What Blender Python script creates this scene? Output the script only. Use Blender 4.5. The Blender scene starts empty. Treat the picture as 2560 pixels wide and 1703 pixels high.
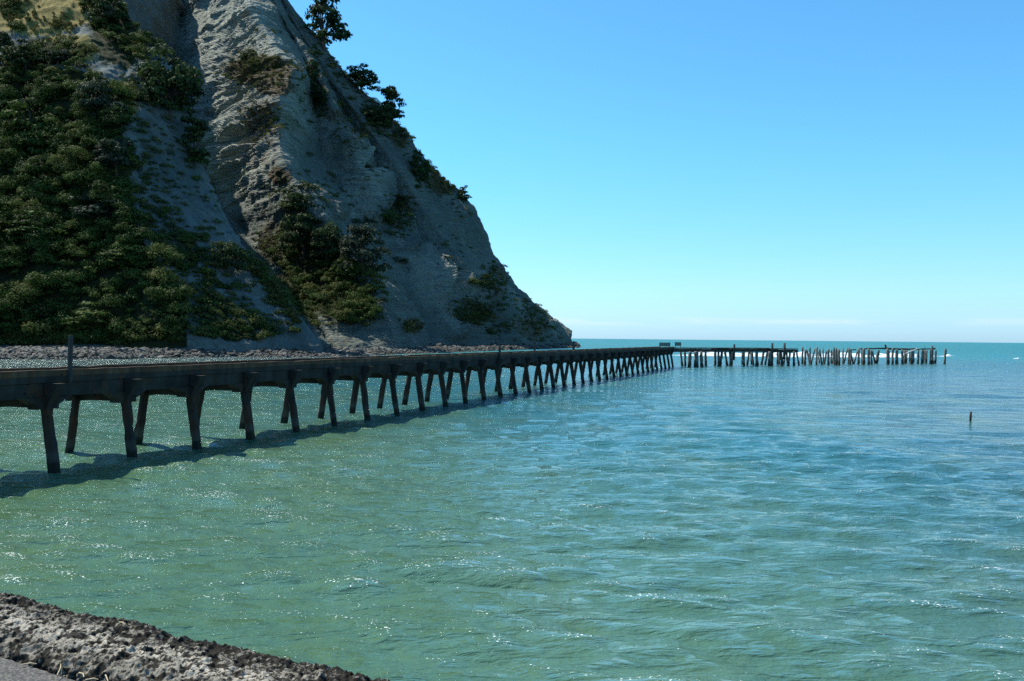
import bpy, math, random
import numpy as np
from mathutils import Vector, Matrix

random.seed(7)
RNG = np.random.default_rng(11)
SC = bpy.context.scene
COL = SC.collection

# ------------------------------------------------------------------ camera
W0, H0, F0 = 2560.0, 1703.0, 2300.0      # photo frame and focal length in its pixels
CAMZ = 6.0                               # eye height over the water
PITCH, ROLL = 0.0030, 0.0097
cam_data = bpy.data.cameras.new("camera")
cam = bpy.data.objects.new("camera", cam_data)
COL.objects.link(cam)
cam_data.sensor_width = 36.0
cam_data.lens = F0 / W0 * 36.0
cam_data.clip_start = 0.1
cam_data.clip_end = 60000.0
RM = Matrix.Rotation(math.pi / 2 - PITCH, 4, 'X') @ Matrix.Rotation(ROLL, 4, 'Z')
cam.matrix_world = Matrix.Translation((0, 0, CAMZ)) @ RM
SC.camera = cam
RN = np.array(RM.to_3x3())

# ------------------------------------------------------------------ light
SUN = Vector((-0.665, 0.375, 1.0)).normalized()
sun_el = math.asin(SUN.z)
sun_az = math.atan2(SUN.x, SUN.y)
world = bpy.data.worlds.new("World")
SC.world = world
world.use_nodes = True
wn, wl = world.node_tree.nodes, world.node_tree.links
wn.clear()
w_out = wn.new('ShaderNodeOutputWorld')
w_bg = wn.new('ShaderNodeBackground')
w_bg.inputs['Strength'].default_value = 0.11
sky = wn.new('ShaderNodeTexSky')
sky.sky_type = 'NISHITA'
sky.sun_disc = False
sky.sun_elevation = sun_el
sky.sun_rotation = sun_az
sky.altitude = 0.0
sky.air_density = 1.0
sky.dust_density = 0.3
sky.ozone_density = 2.0
w_hsv = wn.new('ShaderNodeHueSaturation')
w_hsv.inputs['Saturation'].default_value = 1.0
w_tint = wn.new('ShaderNodeMix'); w_tint.data_type = 'RGBA'; w_tint.blend_type = 'MULTIPLY'
w_tint.inputs['Factor'].default_value = 1.0
# cool white balance of the photograph
w_tc = wn.new('ShaderNodeTexCoord')
w_sep = wn.new('ShaderNodeSeparateXYZ')
wl.new(w_tc.outputs['Generated'], w_sep.inputs[0])
w_el = wn.new('ShaderNodeMapRange')
w_el.interpolation_type = 'SMOOTHSTEP'
w_el.inputs[1].default_value, w_el.inputs[2].default_value = 0.0, 0.22
wl.new(w_sep.outputs['Z'], w_el.inputs[0])
w_tm = wn.new('ShaderNodeMix'); w_tm.data_type = 'RGBA'
w_tm.inputs['A'].default_value = (0.54, 0.82, 1.20, 1)
w_tm.inputs['B'].default_value = (0.45, 0.96, 1.17, 1)
wl.new(w_el.outputs[0], w_tm.inputs['Factor'])
w_lo = wn.new('ShaderNodeMapRange')
w_lo.inputs[1].default_value, w_lo.inputs[2].default_value = 0.0, 0.05
wl.new(w_sep.outputs['Z'], w_lo.inputs[0])
w_tl = wn.new('ShaderNodeMix'); w_tl.data_type = 'RGBA'
w_tl.inputs['A'].default_value = (0.46, 0.77, 1.30, 1)
wl.new(w_tm.outputs['Result'], w_tl.inputs['B'])
wl.new(w_lo.outputs[0], w_tl.inputs['Factor'])
wl.new(w_tl.outputs['Result'], w_tint.inputs['B'])
wl.new(sky.outputs[0], w_tint.inputs['A'])
wl.new(w_tint.outputs['Result'], w_hsv.inputs['Color'])
# thin low cumulus far out over the horizon
w_map = wn.new('ShaderNodeMapping')
w_map.inputs['Scale'].default_value = (9.0, 9.0, 110.0)
wl.new(w_tc.outputs['Generated'], w_map.inputs['Vector'])
w_noise = wn.new('ShaderNodeTexNoise')
w_noise.inputs['Scale'].default_value = 1.0
w_noise.inputs['Detail'].default_value = 5.0
wl.new(w_map.outputs[0], w_noise.inputs['Vector'])
w_cr = wn.new('ShaderNodeMapRange')
w_cr.inputs[1].default_value, w_cr.inputs[2].default_value = 0.45, 0.68
wl.new(w_noise.outputs['Fac'], w_cr.inputs[0])
w_b1 = wn.new('ShaderNodeMapRange')
w_b1.interpolation_type = 'SMOOTHSTEP'
w_b1.inputs[1].default_value, w_b1.inputs[2].default_value = 0.013, 0.018
wl.new(w_sep.outputs['Z'], w_b1.inputs[0])
w_b2 = wn.new('ShaderNodeMapRange')
w_b2.interpolation_type = 'SMOOTHSTEP'
w_b2.inputs[1].default_value, w_b2.inputs[2].default_value = 0.026, 0.019
wl.new(w_sep.outputs['Z'], w_b2.inputs[0])
w_m1 = wn.new('ShaderNodeMath'); w_m1.operation = 'MULTIPLY'
wl.new(w_b1.outputs[0], w_m1.inputs[0]); wl.new(w_b2.outputs[0], w_m1.inputs[1])
w_m2 = wn.new('ShaderNodeMath'); w_m2.operation = 'MULTIPLY'
wl.new(w_m1.outputs[0], w_m2.inputs[0]); wl.new(w_cr.outputs[0], w_m2.inputs[1])
w_m3 = wn.new('ShaderNodeMath'); w_m3.operation = 'MULTIPLY'
w_m3.inputs[1].default_value = 0.36
wl.new(w_m2.outputs[0], w_m3.inputs[0])
w_mix = wn.new('ShaderNodeMix'); w_mix.data_type = 'RGBA'
wl.new(w_m3.outputs[0], w_mix.inputs['Factor'])
wl.new(w_hsv.outputs[0], w_mix.inputs['A'])
w_mix.inputs['B'].default_value = (5.2, 5.7, 6.0, 1)
wl.new(w_mix.outputs['Result'], w_bg.inputs['Color'])
wl.new(w_bg.outputs[0], w_out.inputs[0])

sl = bpy.data.lights.new("sun", 'SUN')
sl.energy = 5.0
sl.angle = math.radians(0.5)
sl.color = (1.0, 0.97, 0.86)
so = bpy.data.objects.new("sun", sl)
COL.objects.link(so)
so.rotation_euler = (-SUN).to_track_quat('-Z', 'Y').to_euler()
so.location = (-60, 40, 120)

vs = SC.view_settings
SC.display_settings.display_device = 'sRGB'
vs.view_transform = 'Standard'
vs.look = 'None'
vs.exposure = 0.7
vs.gamma = 1.0
vs.use_curve_mapping = False
SC.render.engine = 'CYCLES'
SC.cycles.max_bounces = 6
SC.cycles.use_denoising = False
SC.cycles.sample_clamp_direct = 7.0
SC.cycles.sample_clamp_indirect = 4.0

# ------------------------------------------------------------------ helpers
def P(px, py, d):
    """point seen at photo pixel (px, py), d metres ahead of the camera"""
    v = RN @ np.array([(px - W0 / 2) / F0, -(py - H0 / 2) / F0, -1.0])
    return v * (d / v[1]) + np.array([0, 0, CAMZ])

def Pz(px, py, z=0.0):
    """point on the level z seen at photo pixel (px, py)"""
    v = RN @ np.array([(px - W0 / 2) / F0, -(py - H0 / 2) / F0, -1.0])
    return v * ((z - CAMZ) / v[2]) + np.array([0, 0, CAMZ])

def project(pts):
    q = (np.asarray(pts, float) - np.array([0, 0, CAMZ])) @ RN
    return np.stack([W0 / 2 + q[:, 0] / -q[:, 2] * F0, H0 / 2 - q[:, 1] / -q[:, 2] * F0, -q[:, 2]], 1)

def _hash(i, j, k, seed):
    h = (i * 374761393 + j * 668265263 + k * 2147483647 + seed * 974634761) & 0xFFFFFFFF
    h = ((h ^ (h >> 13)) * 1274126177) & 0xFFFFFFFF
    h = ((h ^ (h >> 16)) * 2246822519) & 0xFFFFFFFF
    return ((h ^ (h >> 15)) & 0xFFFFFF) / float(0xFFFFFF)

def vnoise(p, seed=0):
    p = np.asarray(p, np.float64)
    i = np.floor(p).astype(np.int64)
    f = p - i
    f = f * f * f * (f * (f * 6 - 15) + 10)
    r = 0
    for a in (0, 1):
        wa = f[:, 0] if a else 1 - f[:, 0]
        for b in (0, 1):
            wb = f[:, 1] if b else 1 - f[:, 1]
            for c in (0, 1):
                wc = f[:, 2] if c else 1 - f[:, 2]
                r = r + wa * wb * wc * _hash(i[:, 0] + a, i[:, 1] + b, i[:, 2] + c, seed)
    return r * 2 - 1

def fbm(p, octaves=4, seed=0, gain=0.5, ridged=False):
    p = np.asarray(p, float)
    s, a, t = 0, 1.0, 0
    for o in range(octaves):
        n = vnoise(p * (2.03 ** o) + o * 17.3, seed + o)
        if ridged:
            n = 1 - 2 * np.abs(n)
        s = s + a * n
        t += a
        a *= gain
    return s / t

def mesh_np(name, verts, faces, mats, parent=None, smooth=True, attrs=None):
    """verts (n,3); faces (m,4) or (m,3) index array"""
    me = bpy.data.meshes.new(name)
    verts = np.asarray(verts, np.float32)
    faces = np.asarray(faces, np.int32)
    nf, k = faces.shape
    me.vertices.add(len(verts))
    me.vertices.foreach_set('co', verts.ravel())
    me.loops.add(nf * k)
    me.loops.foreach_set('vertex_index', faces.ravel())
    me.polygons.add(nf)
    me.polygons.foreach_set('loop_start', np.arange(0, nf * k, k, dtype=np.int32))
    me.polygons.foreach_set('use_smooth', np.full(nf, smooth, dtype=bool))
    for an, av in (attrs or {}).items():
        at = me.color_attributes.new(an, 'FLOAT_COLOR', 'POINT')
        av = np.asarray(av, np.float32)
        buf = np.ones((len(verts), 4), np.float32)
        buf[:, :av.shape[1]] = av
        at.data.foreach_set('color', buf.ravel())
    me.update()
    me.validate()
    for m in (mats if isinstance(mats, (list, tuple)) else [mats]):
        me.materials.append(m)
    o = bpy.data.objects.new(name, me)
    COL.objects.link(o)
    if parent is not None:
        o.parent = parent
    return o

def tag(o, label=None, cat=None, group=None, kind=None):
    if label: o['label'] = label
    if cat: o['category'] = cat
    if group: o['group'] = group
    if kind: o['kind'] = kind
    return o

def empty(name, loc):
    o = bpy.data.objects.new(name, None)
    o.empty_display_size = 0.3
    o.location = loc
    COL.objects.link(o)
    return o

class MB:
    """collects polygons (any size) for one mesh"""
    def __init__(self): self.v, self.f = [], []
    def add(self, vs, fs):
        n = len(self.v)
        self.v += [tuple(map(float, x)) for x in vs]
        self.f += [tuple(i + n for i in f) for f in fs]
    def hexa(self, c):
        """8 corners: bottom 0-3 and top 4-7, both counter-clockwise from above"""
        self.add(c, [(3, 2, 1, 0), (4, 5, 6, 7), (0, 1, 5, 4), (1, 2, 6, 5), (2, 3, 7, 6), (3, 0, 4, 7)])
    def box(self, x0, x1, y0, y1, z0, z1):
        self.hexa([(x0, y0, z0), (x1, y0, z0), (x1, y1, z0), (x0, y1, z0), (x0, y0, z1), (x1, y0, z1), (x1, y1, z1), (x0, y1, z1)])
    def tube(self, pts, rad, n=8, jit=0.0, cap=True):
        pts = [Vector(p) for p in pts]
        rings = []
        for i, p in enumerate(pts):
            d = (pts[min(i + 1, len(pts) - 1)] - pts[max(i - 1, 0)]).normalized()
            a = d.cross(Vector((0.31, 0.95, 0.07))).normalized()
            b = d.cross(a)
            rings.append([p + (a * math.cos(t) + b * math.sin(t)) * rad[i] * (1 + random.uniform(-jit, jit))
                          for t in (2 * math.pi * k / n for k in range(n))])
        vs = [v for r in rings for v in r]
        fs = [(i * n + k, i * n + (k + 1) % n, (i + 1) * n + (k + 1) % n, (i + 1) * n + k)
              for i in range(len(pts) - 1) for k in range(n)]
        if cap:
            fs += [tuple(range(n - 1, -1, -1)), tuple(range((len(pts) - 1) * n, len(pts) * n))]
        self.add(vs, fs)
    def build(self, name, mat, parent=None, smooth=False, loc=None, bevel=0.0):
        me = bpy.data.meshes.new(name)
        off = Vector(loc) if loc is not None else Vector((0, 0, 0))
        if parent is not None and loc is None:
            off = parent.location
        me.from_pydata([Vector(v) - off for v in self.v], [], self.f)
        for p in me.polygons: p.use_smooth = smooth
        me.materials.append(mat)
        me.update()
        o = bpy.data.objects.new(name, me)
        COL.objects.link(o)
        if parent is not None: o.parent = parent
        elif loc is not None: o.location = loc
        if bevel > 0:
            m = o.modifiers.new('bevel', 'BEVEL')
            m.width = bevel; m.segments = 2; m.limit_method = 'ANGLE'
        return o

# ------------------------------------------------------------------ materials
class NT:
    """small node-tree writer"""
    def __init__(self, name):
        self.m = bpy.data.materials.new(name)
        self.m.use_nodes = True
        self.t = self.m.node_tree
        self.bs = self.t.nodes['Principled BSDF']
        self.out = self.t.nodes['Material Output']
        self.geo = self.t.nodes.new('ShaderNodeNewGeometry')
        self.obj = self.t.nodes.new('ShaderNodeTexCoord')
    def link(self, a, b): self.t.links.new(a, b)
    def n(self, kind, **kw):
        x = self.t.nodes.new(kind)
        for k, v in kw.items(): setattr(x, k, v)
        return x
    def pos(self, scale=(1, 1, 1), rot=(0, 0, 0), local=False, src=None):
        mp = self.n('ShaderNodeMapping')
        mp.inputs['Scale'].default_value = scale
        mp.inputs['Rotation'].default_value = rot
        self.link(src if src is not None else (self.obj.outputs['Object'] if local else self.geo.outputs['Position']), mp.inputs['Vector'])
        return mp.outputs[0]
    def noise(self, vec, scale=1.0, detail=4.0, rough=0.5, dist=0.0):
        x = self.n('ShaderNodeTexNoise')
        x.inputs['Scale'].default_value = scale
        x.inputs['Detail'].default_value = detail
        x.inputs['Roughness'].default_value = rough
        x.inputs['Distortion'].default_value = dist
        self.link(vec, x.inputs['Vector'])
        return x.outputs['Fac']
    def voronoi(self, vec, scale=1.0, feature='F1'):
        x = self.n('ShaderNodeTexVoronoi', feature=feature)
        x.inputs['Scale'].default_value = scale
        self.link(vec, x.inputs['Vector'])
        return x.outputs
    def rng(self, v, a, b, c=0.0, d=1.0, smooth=False):
        x = self.n('ShaderNodeMapRange')
        if smooth: x.interpolation_type = 'SMOOTHSTEP'
        for i, q in zip((1, 2, 3, 4), (a, b, c, d)): x.inputs[i].default_value = q
        self.link(v, x.inputs[0])
        return x.outputs[0]
    def math(self, op, a, b=None):
        x = self.n('ShaderNodeMath', operation=op)
        for i, q in enumerate((a, b)):
            if q is None: continue
            if isinstance(q, (int, float)): x.inputs[i].default_value = q
            else: self.link(q, x.inputs[i])
        return x.outputs[0]
    def mix(self, f, a, b, blend='MIX'):
        x = self.n('ShaderNodeMix', data_type='RGBA', blend_type=blend)
        for k, q in (('Factor', f), ('A', a), ('B', b)):
            if isinstance(q, (int, float)): x.inputs[k].default_value = q
            elif isinstance(q, tuple): x.inputs[k].default_value = q + (1.0,) if len(q) == 3 else q
            else: self.link(q, x.inputs[k])
        return x.outputs['Result']
    def bump(self, h, strength=0.5, dist=0.05, normal=None):
        x = self.n('ShaderNodeBump')
        x.inputs['Strength'].default_value = strength
        x.inputs['Distance'].default_value = dist
        self.link(h, x.inputs['Height'])
        if normal is not None: self.link(normal, x.inputs['Normal'])
        return x.outputs[0]
    def attr(self, name):
        x = self.n('ShaderNodeAttribute', attribute_name=name)
        s = self.n('ShaderNodeSeparateColor')
        self.link(x.outputs['Color'], s.inputs[0])
        return s.outputs
    def fin(self, color=None, rough=0.8, normal=None, spec=0.3):
        if color is not None:
            if isinstance(color, tuple): self.bs.inputs['Base Color'].default_value = color + (1.0,)
            else: self.link(color, self.bs.inputs['Base Color'])
        if isinstance(rough, (int, float)): self.bs.inputs['Roughness'].default_value = rough
        else: self.link(rough, self.bs.inputs['Roughness'])
        self.bs.inputs['Specular IOR Level'].default_value = spec
        if normal is not None: self.link(normal, self.bs.inputs['Normal'])
        return self.m

def mat_rock():
    n = NT('mudstone')
    p = n.pos()
    a = n.attr('mask')            # R dry grass, G green ground cover, B wet toe
    big = n.noise(p, 0.045, 5, 0.55)
    mid = n.noise(p, 0.35, 5, 0.6)
    fine = n.noise(p, 2.2, 4, 0.6)
    bed = n.noise(n.pos((0.04, 0.04, 1.5), (math.radians(10), math.radians(-14), 0)), 1.0, 6, 0.7)
    c = n.mix(n.rng(big, 0.35, 0.65), (0.125, 0.148, 0.128), (0.205, 0.222, 0.185))
    c = n.mix(n.rng(bed, 0.42, 0.6, 0, 0.6), c, (0.082, 0.096, 0.086))
    c = n.mix(n.rng(mid, 0.52, 0.72, 0, 0.5), c, (0.16, 0.152, 0.12))
    c = n.mix(n.rng(fine, 0.6, 0.75, 0, 0.5), c, (0.055, 0.06, 0.05))
    fresh_lit = n.math('MULTIPLY', n.attr('fresh_lit')['Red'], n.rng(mid, 0.25, 0.6, 0.75, 1.3))  # sunlight on the ledged face painted in as paler, fresher rock
    c = n.mix(fresh_lit, c, n.mix(n.rng(bed, 0.42, 0.58), (0.19, 0.208, 0.175), (0.46, 0.475, 0.40)))
    c = n.mix(n.math('MULTIPLY', n.attr('fresh_lit')['Green'], n.rng(mid, 0.3, 0.55, 0.25, 0.9)), c, n.mix(n.rng(fine, 0.35, 0.65), (0.13, 0.14, 0.118), (0.34, 0.34, 0.285)))  # rubble patches, paled to paint in sunlit slivers
    fw = n.noise(p, 0.8, 5, 0.7)
    dry = n.mix(n.rng(fw, 0.35, 0.65), (0.060, 0.046, 0.026), (0.125, 0.098, 0.052))
    grn = n.mix(n.rng(fw, 0.3, 0.7), (0.020, 0.028, 0.010), (0.055, 0.060, 0.020))
    brk = n.rng(n.noise(p, 0.6, 6, 0.7), 0.2, 0.8, -0.5, 0.5)
    c = n.mix(n.rng(n.math('ADD', a['Red'], brk), 0.38, 0.62, 0, 1, True), c, dry)
    c = n.mix(n.rng(n.math('ADD', a['Green'], brk), 0.4, 0.62, 0, 1, True), c, grn)
    c = n.mix(n.rng(a['Blue'], 0.2, 0.9), c, (0.05, 0.053, 0.05))
    nb = n.bump(n.math('ADD', n.noise(p, 1.1, 6, 0.7), n.math('ADD', n.math('MULTIPLY', bed, 2.2), n.math('MULTIPLY', n.voronoi(n.pos((0.5, 0.5, 0.8)), 1.0)['Distance'], 0.9))), 1.0, 1.0)
    return n.fin(c, 0.9, nb, 0.15)

def mat_grass_hill():
    n = NT('hill_ground')
    p = n.pos()
    a = n.attr('mask')
    fw = n.noise(p, 0.25, 5, 0.7)
    big = n.noise(p, 0.06, 4, 0.6)
    rock = n.mix(n.rng(big, 0.35, 0.65), (0.085, 0.104, 0.100), (0.150, 0.170, 0.155))
    rock = n.mix(n.rng(n.noise(p, 0.22, 6, 0.72), 0.50, 0.70, 0, 0.75), rock, (0.03, 0.036, 0.024))
    rock = n.mix(n.rng(n.noise(p, 0.9, 6, 0.7), 0.5, 0.72, 0, 0.7), rock, (0.035, 0.04, 0.033))
    dry = n.mix(n.rng(fw, 0.32, 0.66), (0.13, 0.115, 0.030), (0.27, 0.20, 0.068))
    dry = n.mix(n.rng(n.noise(p, 2.0, 4, 0.7), 0.5, 0.75, 0, 0.5), dry, (0.045, 0.05, 0.02))
    grn = n.mix(n.rng(fw, 0.3, 0.7), (0.012, 0.018, 0.008), (0.038, 0.042, 0.015))
    brk = n.rng(n.noise(p, 0.35, 6, 0.7), 0.2, 0.8, -0.5, 0.5)
    c = n.mix(n.rng(n.math('ADD', a['Red'], brk), 0.38, 0.62, 0, 1, True), rock, dry)
    c = n.mix(n.rng(n.math('ADD', a['Green'], brk), 0.4, 0.62, 0, 1, True), c, grn)
    nb = n.bump(n.noise(p, 1.3, 6, 0.75), 0.8, 0.6)
    return n.fin(c, 0.92, nb, 0.1)

def mat_leaf(name, dark, light):
    n = NT(name)
    a = n.attr('tint')
    c = n.mix(a['Red'], dark, light)
    c = n.mix(n.math('MULTIPLY', a['Green'], 0.6), c, (0.13, 0.12, 0.035))
    n.fin(c, 0.7, None, 0.08)
    tr = n.n('ShaderNodeBsdfTranslucent')
    n.link(c, tr.inputs['Color'])
    mx = n.n('ShaderNodeMixShader')
    mx.inputs[0].default_value = 0.22
    n.link(n.bs.outputs[0], mx.inputs[1]); n.link(tr.outputs[0], mx.inputs[2])
    n.link(mx.outputs[0], n.out.inputs[0])
    return n.m

def mat_concrete(name='weathered_concrete', lo=(0.014, 0.014, 0.012), hi=(0.046, 0.046, 0.040), rust=0.25):
    n = NT(name)
    p = n.pos()
    big = n.noise(p, 0.8, 6, 0.65)
    c = n.mix(n.rng(big, 0.3, 0.68), lo, hi)
    st = n.noise(n.pos((2.2, 2.2, 0.18)), 1.0, 5, 0.65)
    c = n.mix(n.rng(st, 0.48, 0.68, 0, 0.75), c, (0.014, 0.013, 0.011))
    ho = n.voronoi(n.pos((1, 1, 1.3)), 1.35)
    c = n.mix(n.rng(ho['Distance'], 0.13, 0.10, 0, 0.9), c, (0.006, 0.006, 0.005))
    if rust:
        r = n.noise(n.pos((1.4, 1.4, 0.5)), 1.3, 5, 0.7)
        c = n.mix(n.rng(r, 0.60 - rust * 0.25, 0.72, 0, 0.9), c, (0.085, 0.034, 0.014))
    c = n.mix(n.rng(n.noise(p, 9, 4, 0.6), 0.6, 0.8, 0, 0.4), c, (0.075, 0.073, 0.064))
    sz = n.n('ShaderNodeSeparateXYZ'); n.link(p, sz.inputs[0])
    tide = n.math('ADD', sz.outputs['Z'], n.rng(n.noise(p, 2.2, 4), 0, 1, -0.35, 0.35))
    c = n.mix(n.rng(tide, 1.05, 0.75, 0, 0.55), c, (0.075, 0.072, 0.058))
    c = n.mix(n.rng(tide, 0.55, 0.35, 0, 0.85), c, (0.010, 0.012, 0.007))
    nb = n.bump(n.noise(p, 6.0, 6, 0.7), 0.6, 0.04)
    return n.fin(c, 0.88, nb, 0.2)

def mat_wood(name, lo, hi, zscale=0.35):
    n = NT(name)
    p = n.pos((5.0, 5.0, zscale))
    g = n.noise(p, 1.6, 6, 0.65, 0.4)
    c = n.mix(n.rng(g, 0.3, 0.7), lo, hi)
    z = n.n('ShaderNodeSeparateXYZ'); n.link(n.geo.outputs['Position'], z.inputs[0])
    wet = n.rng(n.math('ADD', z.outputs['Z'], n.rng(n.noise(n.pos(), 0.9, 3), 0, 1, -0.5, 0.5)), 1.35, 0.95)
    c = n.mix(n.math('MULTIPLY', wet, 0.8), c, (0.022, 0.024, 0.014))
    nb = n.bump(g, 0.6, 0.05)
    return n.fin(c, 0.85, nb, 0.2)

def mat_plain(name, c1, c2, scale=3.0, rough=0.8, bump=0.4, bd=0.03, spec=0.25):
    n = NT(name)
    g = n.noise(n.pos(), scale, 6, 0.65)
    return n.fin(n.mix(n.rng(g, 0.3, 0.7), c1, c2), rough, n.bump(n.noise(n.pos(), scale * 2.5, 5, 0.7), bump, bd), spec)

M_ROCK, M_HILL = mat_rock(), mat_grass_hill()
M_CONC = mat_concrete()
M_PILE = mat_concrete('spalled_concrete', (0.012, 0.011, 0.009), (0.038, 0.036, 0.031), 0.6)
M_KERB = mat_concrete('rusty_concrete', (0.05, 0.032, 0.019), (0.13, 0.08, 0.045), 0.5)
M_TIMBER = mat_wood('weathered_timber', (0.050, 0.049, 0.045), (0.20, 0.197, 0.180))
M_TIMBER_DARK = mat_wood('dark_timber', (0.022, 0.021, 0.019), (0.07, 0.066, 0.06))
M_BARK = mat_plain('bark', (0.035, 0.028, 0.02), (0.11, 0.09, 0.07), 2.0, 0.9)
M_BLEACHED = mat_plain('bleached_wood', (0.45, 0.43, 0.39), (0.68, 0.66, 0.62), 4.0, 0.8)
LEAF_DARK = mat_leaf('leaf_dark', (0.011, 0.022, 0.009), (0.056, 0.090, 0.028))
LEAF_OLIVE = mat_leaf('leaf_olive', (0.015, 0.027, 0.007), (0.080, 0.128, 0.026))
LEAF_GREY = mat_leaf('leaf_grey', (0.016, 0.028, 0.018), (0.046, 0.066, 0.040))
LEAF_PALE = mat_leaf('leaf_pale', (0.045, 0.050, 0.016), (0.11, 0.105, 0.04))

# ------------------------------------------------------------------ sea
def build_sea():
    fpx = F0 * 1024 / W0
    drops = [1500.0]
    while drops[-1] > 60: drops.append(drops[-1] - (0.75 if drops[-1] < 420 else 8.0))
    while drops[-1] > 0.16: drops.append(drops[-1] * 0.988 - 0.02)
    r = CAMZ * fpx / np.array(drops)
    dr = np.gradient(r)
    ang = np.radians(np.concatenate([np.linspace(-75, -36, 60)[:-1], np.linspace(-36, 36, 860), np.linspace(36, 75, 60)[1:]]))
    nr, na = len(r), len(ang)
    R, A = np.meshgrid(r, ang, indexing='ij')
    X = (R * np.sin(A)).ravel().astype(np.float32)
    Y = (R * np.cos(A)).ravel().astype(np.float32)
    DR = np.repeat(dr, na).astype(np.float32)
    RR = R.ravel().astype(np.float32)
    Z = np.zeros_like(X); DX = np.zeros_like(X); DY = np.zeros_like(X)
    CR = np.zeros_like(X)
    rng = np.random.default_rng(5)
    lam = np.concatenate([np.exp(rng.uniform(np.log(5.0), np.log(16.0), 12)),
                          np.exp(rng.uniform(np.log(1.5), np.log(5.0), 30)),
                          np.exp(rng.uniform(np.log(0.5), np.log(1.5), 38))])
    main = math.radians(-104)     # waves run towards the camera
    # slow patches of rougher and calmer water
    q = np.stack([X / 14, Y / 22, np.zeros_like(X)], 1)
    patch = (0.85 + 0.5 * vnoise(q, 3)).astype(np.float32)
    for i, L in enumerate(lam):
        k = 2 * math.pi / L
        spread = 0.35 if L > 5 else (0.42 if L > 1.5 else 0.55)
        th = main + rng.normal(0, spread)
        steep = (0.010 if L > 5 else 0.034 if L > 2.6 else 0.058 if L > 1.5 else 0.042) * rng.uniform(0.6, 1.3)
        a = steep / k
        w = np.clip((L / DR - 1.8) / 2.5, 0, 1)
        if i >= 12: w = w * patch
        ph = k * (X * math.cos(th) + Y * math.sin(th)) + rng.uniform(0, 2 * math.pi)
        Z += a * w * np.sin(ph)
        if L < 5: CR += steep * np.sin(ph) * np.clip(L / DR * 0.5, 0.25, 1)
        c = 0.9 * a * w * np.cos(ph)
        DX -= c * math.cos(th) * -1 * -1
        DY -= c * math.sin(th) * -1 * -1
    V = np.stack([X - DX * -1, Y - DY * -1, Z], 1)
    idx = np.arange(nr * na).reshape(nr, na)
    Fq = np.stack([idx[:-1, :-1].ravel(), idx[:-1, 1:].ravel(), idx[1:, 1:].ravel(), idx[1:, :-1].ravel()], 1)[:, ::-1]
    n = NT('sea_water')
    p = n.pos()
    sep = n.n('ShaderNodeSeparateXYZ'); n.link(p, sep.inputs[0])
    yy, xx = sep.outputs['Y'], sep.outputs['X']
    crest = n.attr('crest')['Red']
    wob = n.noise(n.pos((0.02, 0.008, 0.02)), 1.0, 4, 0.55)
    dist = n.math('ADD', yy, n.rng(wob, 0.2, 0.8, -70, 70))
    near, mid, far = (0.060, 0.122, 0.058), (0.022, 0.104, 0.096), (0.002, 0.126, 0.120)
    c = n.mix(n.rng(n.math('ADD', dist, n.math('MULTIPLY', xx, 2.0)), 0, 75, 0, 1, True), near, mid)
    c = n.mix(n.rng(dist, 230, 400, 0, 1, True), c, far)
    # murkier water to the right of the bay
    side = n.math('SUBTRACT', xx, n.math('MULTIPLY', yy, 0.30))
    sw = n.math('MULTIPLY', n.rng(n.math('ADD', side, n.rng(wob, 0.2, 0.8, -10, 10)), -6, 16, 0, 0.75, True), n.rng(dist, 330, 150))
    c = n.mix(sw, c, (0.022, 0.050, 0.050))
    cl = n.noise(n.pos((0.16, 0.07, 0.1)), 1.0, 4, 0.55)
    c = n.mix(n.rng(cl, 0.48, 0.75, 0, 0.6), c, (0.078, 0.115, 0.020))
    # dark cliff reflection painted into the water behind the wharf, by the shingle
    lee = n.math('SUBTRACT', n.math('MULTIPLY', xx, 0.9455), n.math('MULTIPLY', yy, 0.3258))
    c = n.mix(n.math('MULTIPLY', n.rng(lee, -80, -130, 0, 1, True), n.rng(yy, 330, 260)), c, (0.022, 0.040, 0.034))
    # sun glints painted white on the steepest crests, and small whitecaps far out
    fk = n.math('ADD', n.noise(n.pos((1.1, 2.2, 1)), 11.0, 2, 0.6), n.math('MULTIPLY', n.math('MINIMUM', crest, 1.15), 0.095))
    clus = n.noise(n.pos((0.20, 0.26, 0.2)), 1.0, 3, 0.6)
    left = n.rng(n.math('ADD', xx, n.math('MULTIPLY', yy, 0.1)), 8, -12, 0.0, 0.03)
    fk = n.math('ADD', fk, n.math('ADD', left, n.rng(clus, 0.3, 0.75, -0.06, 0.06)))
    glint = n.math('MULTIPLY', n.rng(fk, 0.762, 0.788, 0, 1), n.rng(yy, 150, 60))
    cap = n.noise(n.pos((0.085, 0.05, 0.1)), 1.0, 6, 0.72)
    capm = n.math('MULTIPLY', n.rng(cap, 0.715, 0.74, 0, 0.8), n.rng(yy, 60, 260, 0.0, 1))
    foam_glint = n.math('MAXIMUM', capm, glint)
    c = n.mix(foam_glint, c, (0.86, 0.88, 0.86))
    h0 = n.noise(n.pos((0.35, 1.0, 1), (0, 0, 0.1)), 0.6, 4, 0.6)
    h1 = n.noise(n.pos((0.6, 1.7, 1), (0, 0, 0.2)), 1.6, 4, 0.6, 0.2)
    h2 = n.noise(n.pos((0.8, 1.9, 1), (0, 0, -0.15)), 5.0, 4, 0.62, 0.3)
    h9 = n.noise(n.pos((0.30, 0.22, 1), (0, 0, 0.12)), 1.0, 3, 0.6)
    b9 = n.bump(h9, 1.0, 1.0)
    b9n = n.t.nodes[-1]
    n.link(n.rng(yy, 40, 140, 0.0, 1.6), b9n.inputs['Distance'])
    b0 = n.bump(h0, 1.0, 0.5, b9)
    b1 = n.bump(h1, 1.0, 0.17, b0)
    b2 = n.bump(h2, 1.0, 0.055, b1)
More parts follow.
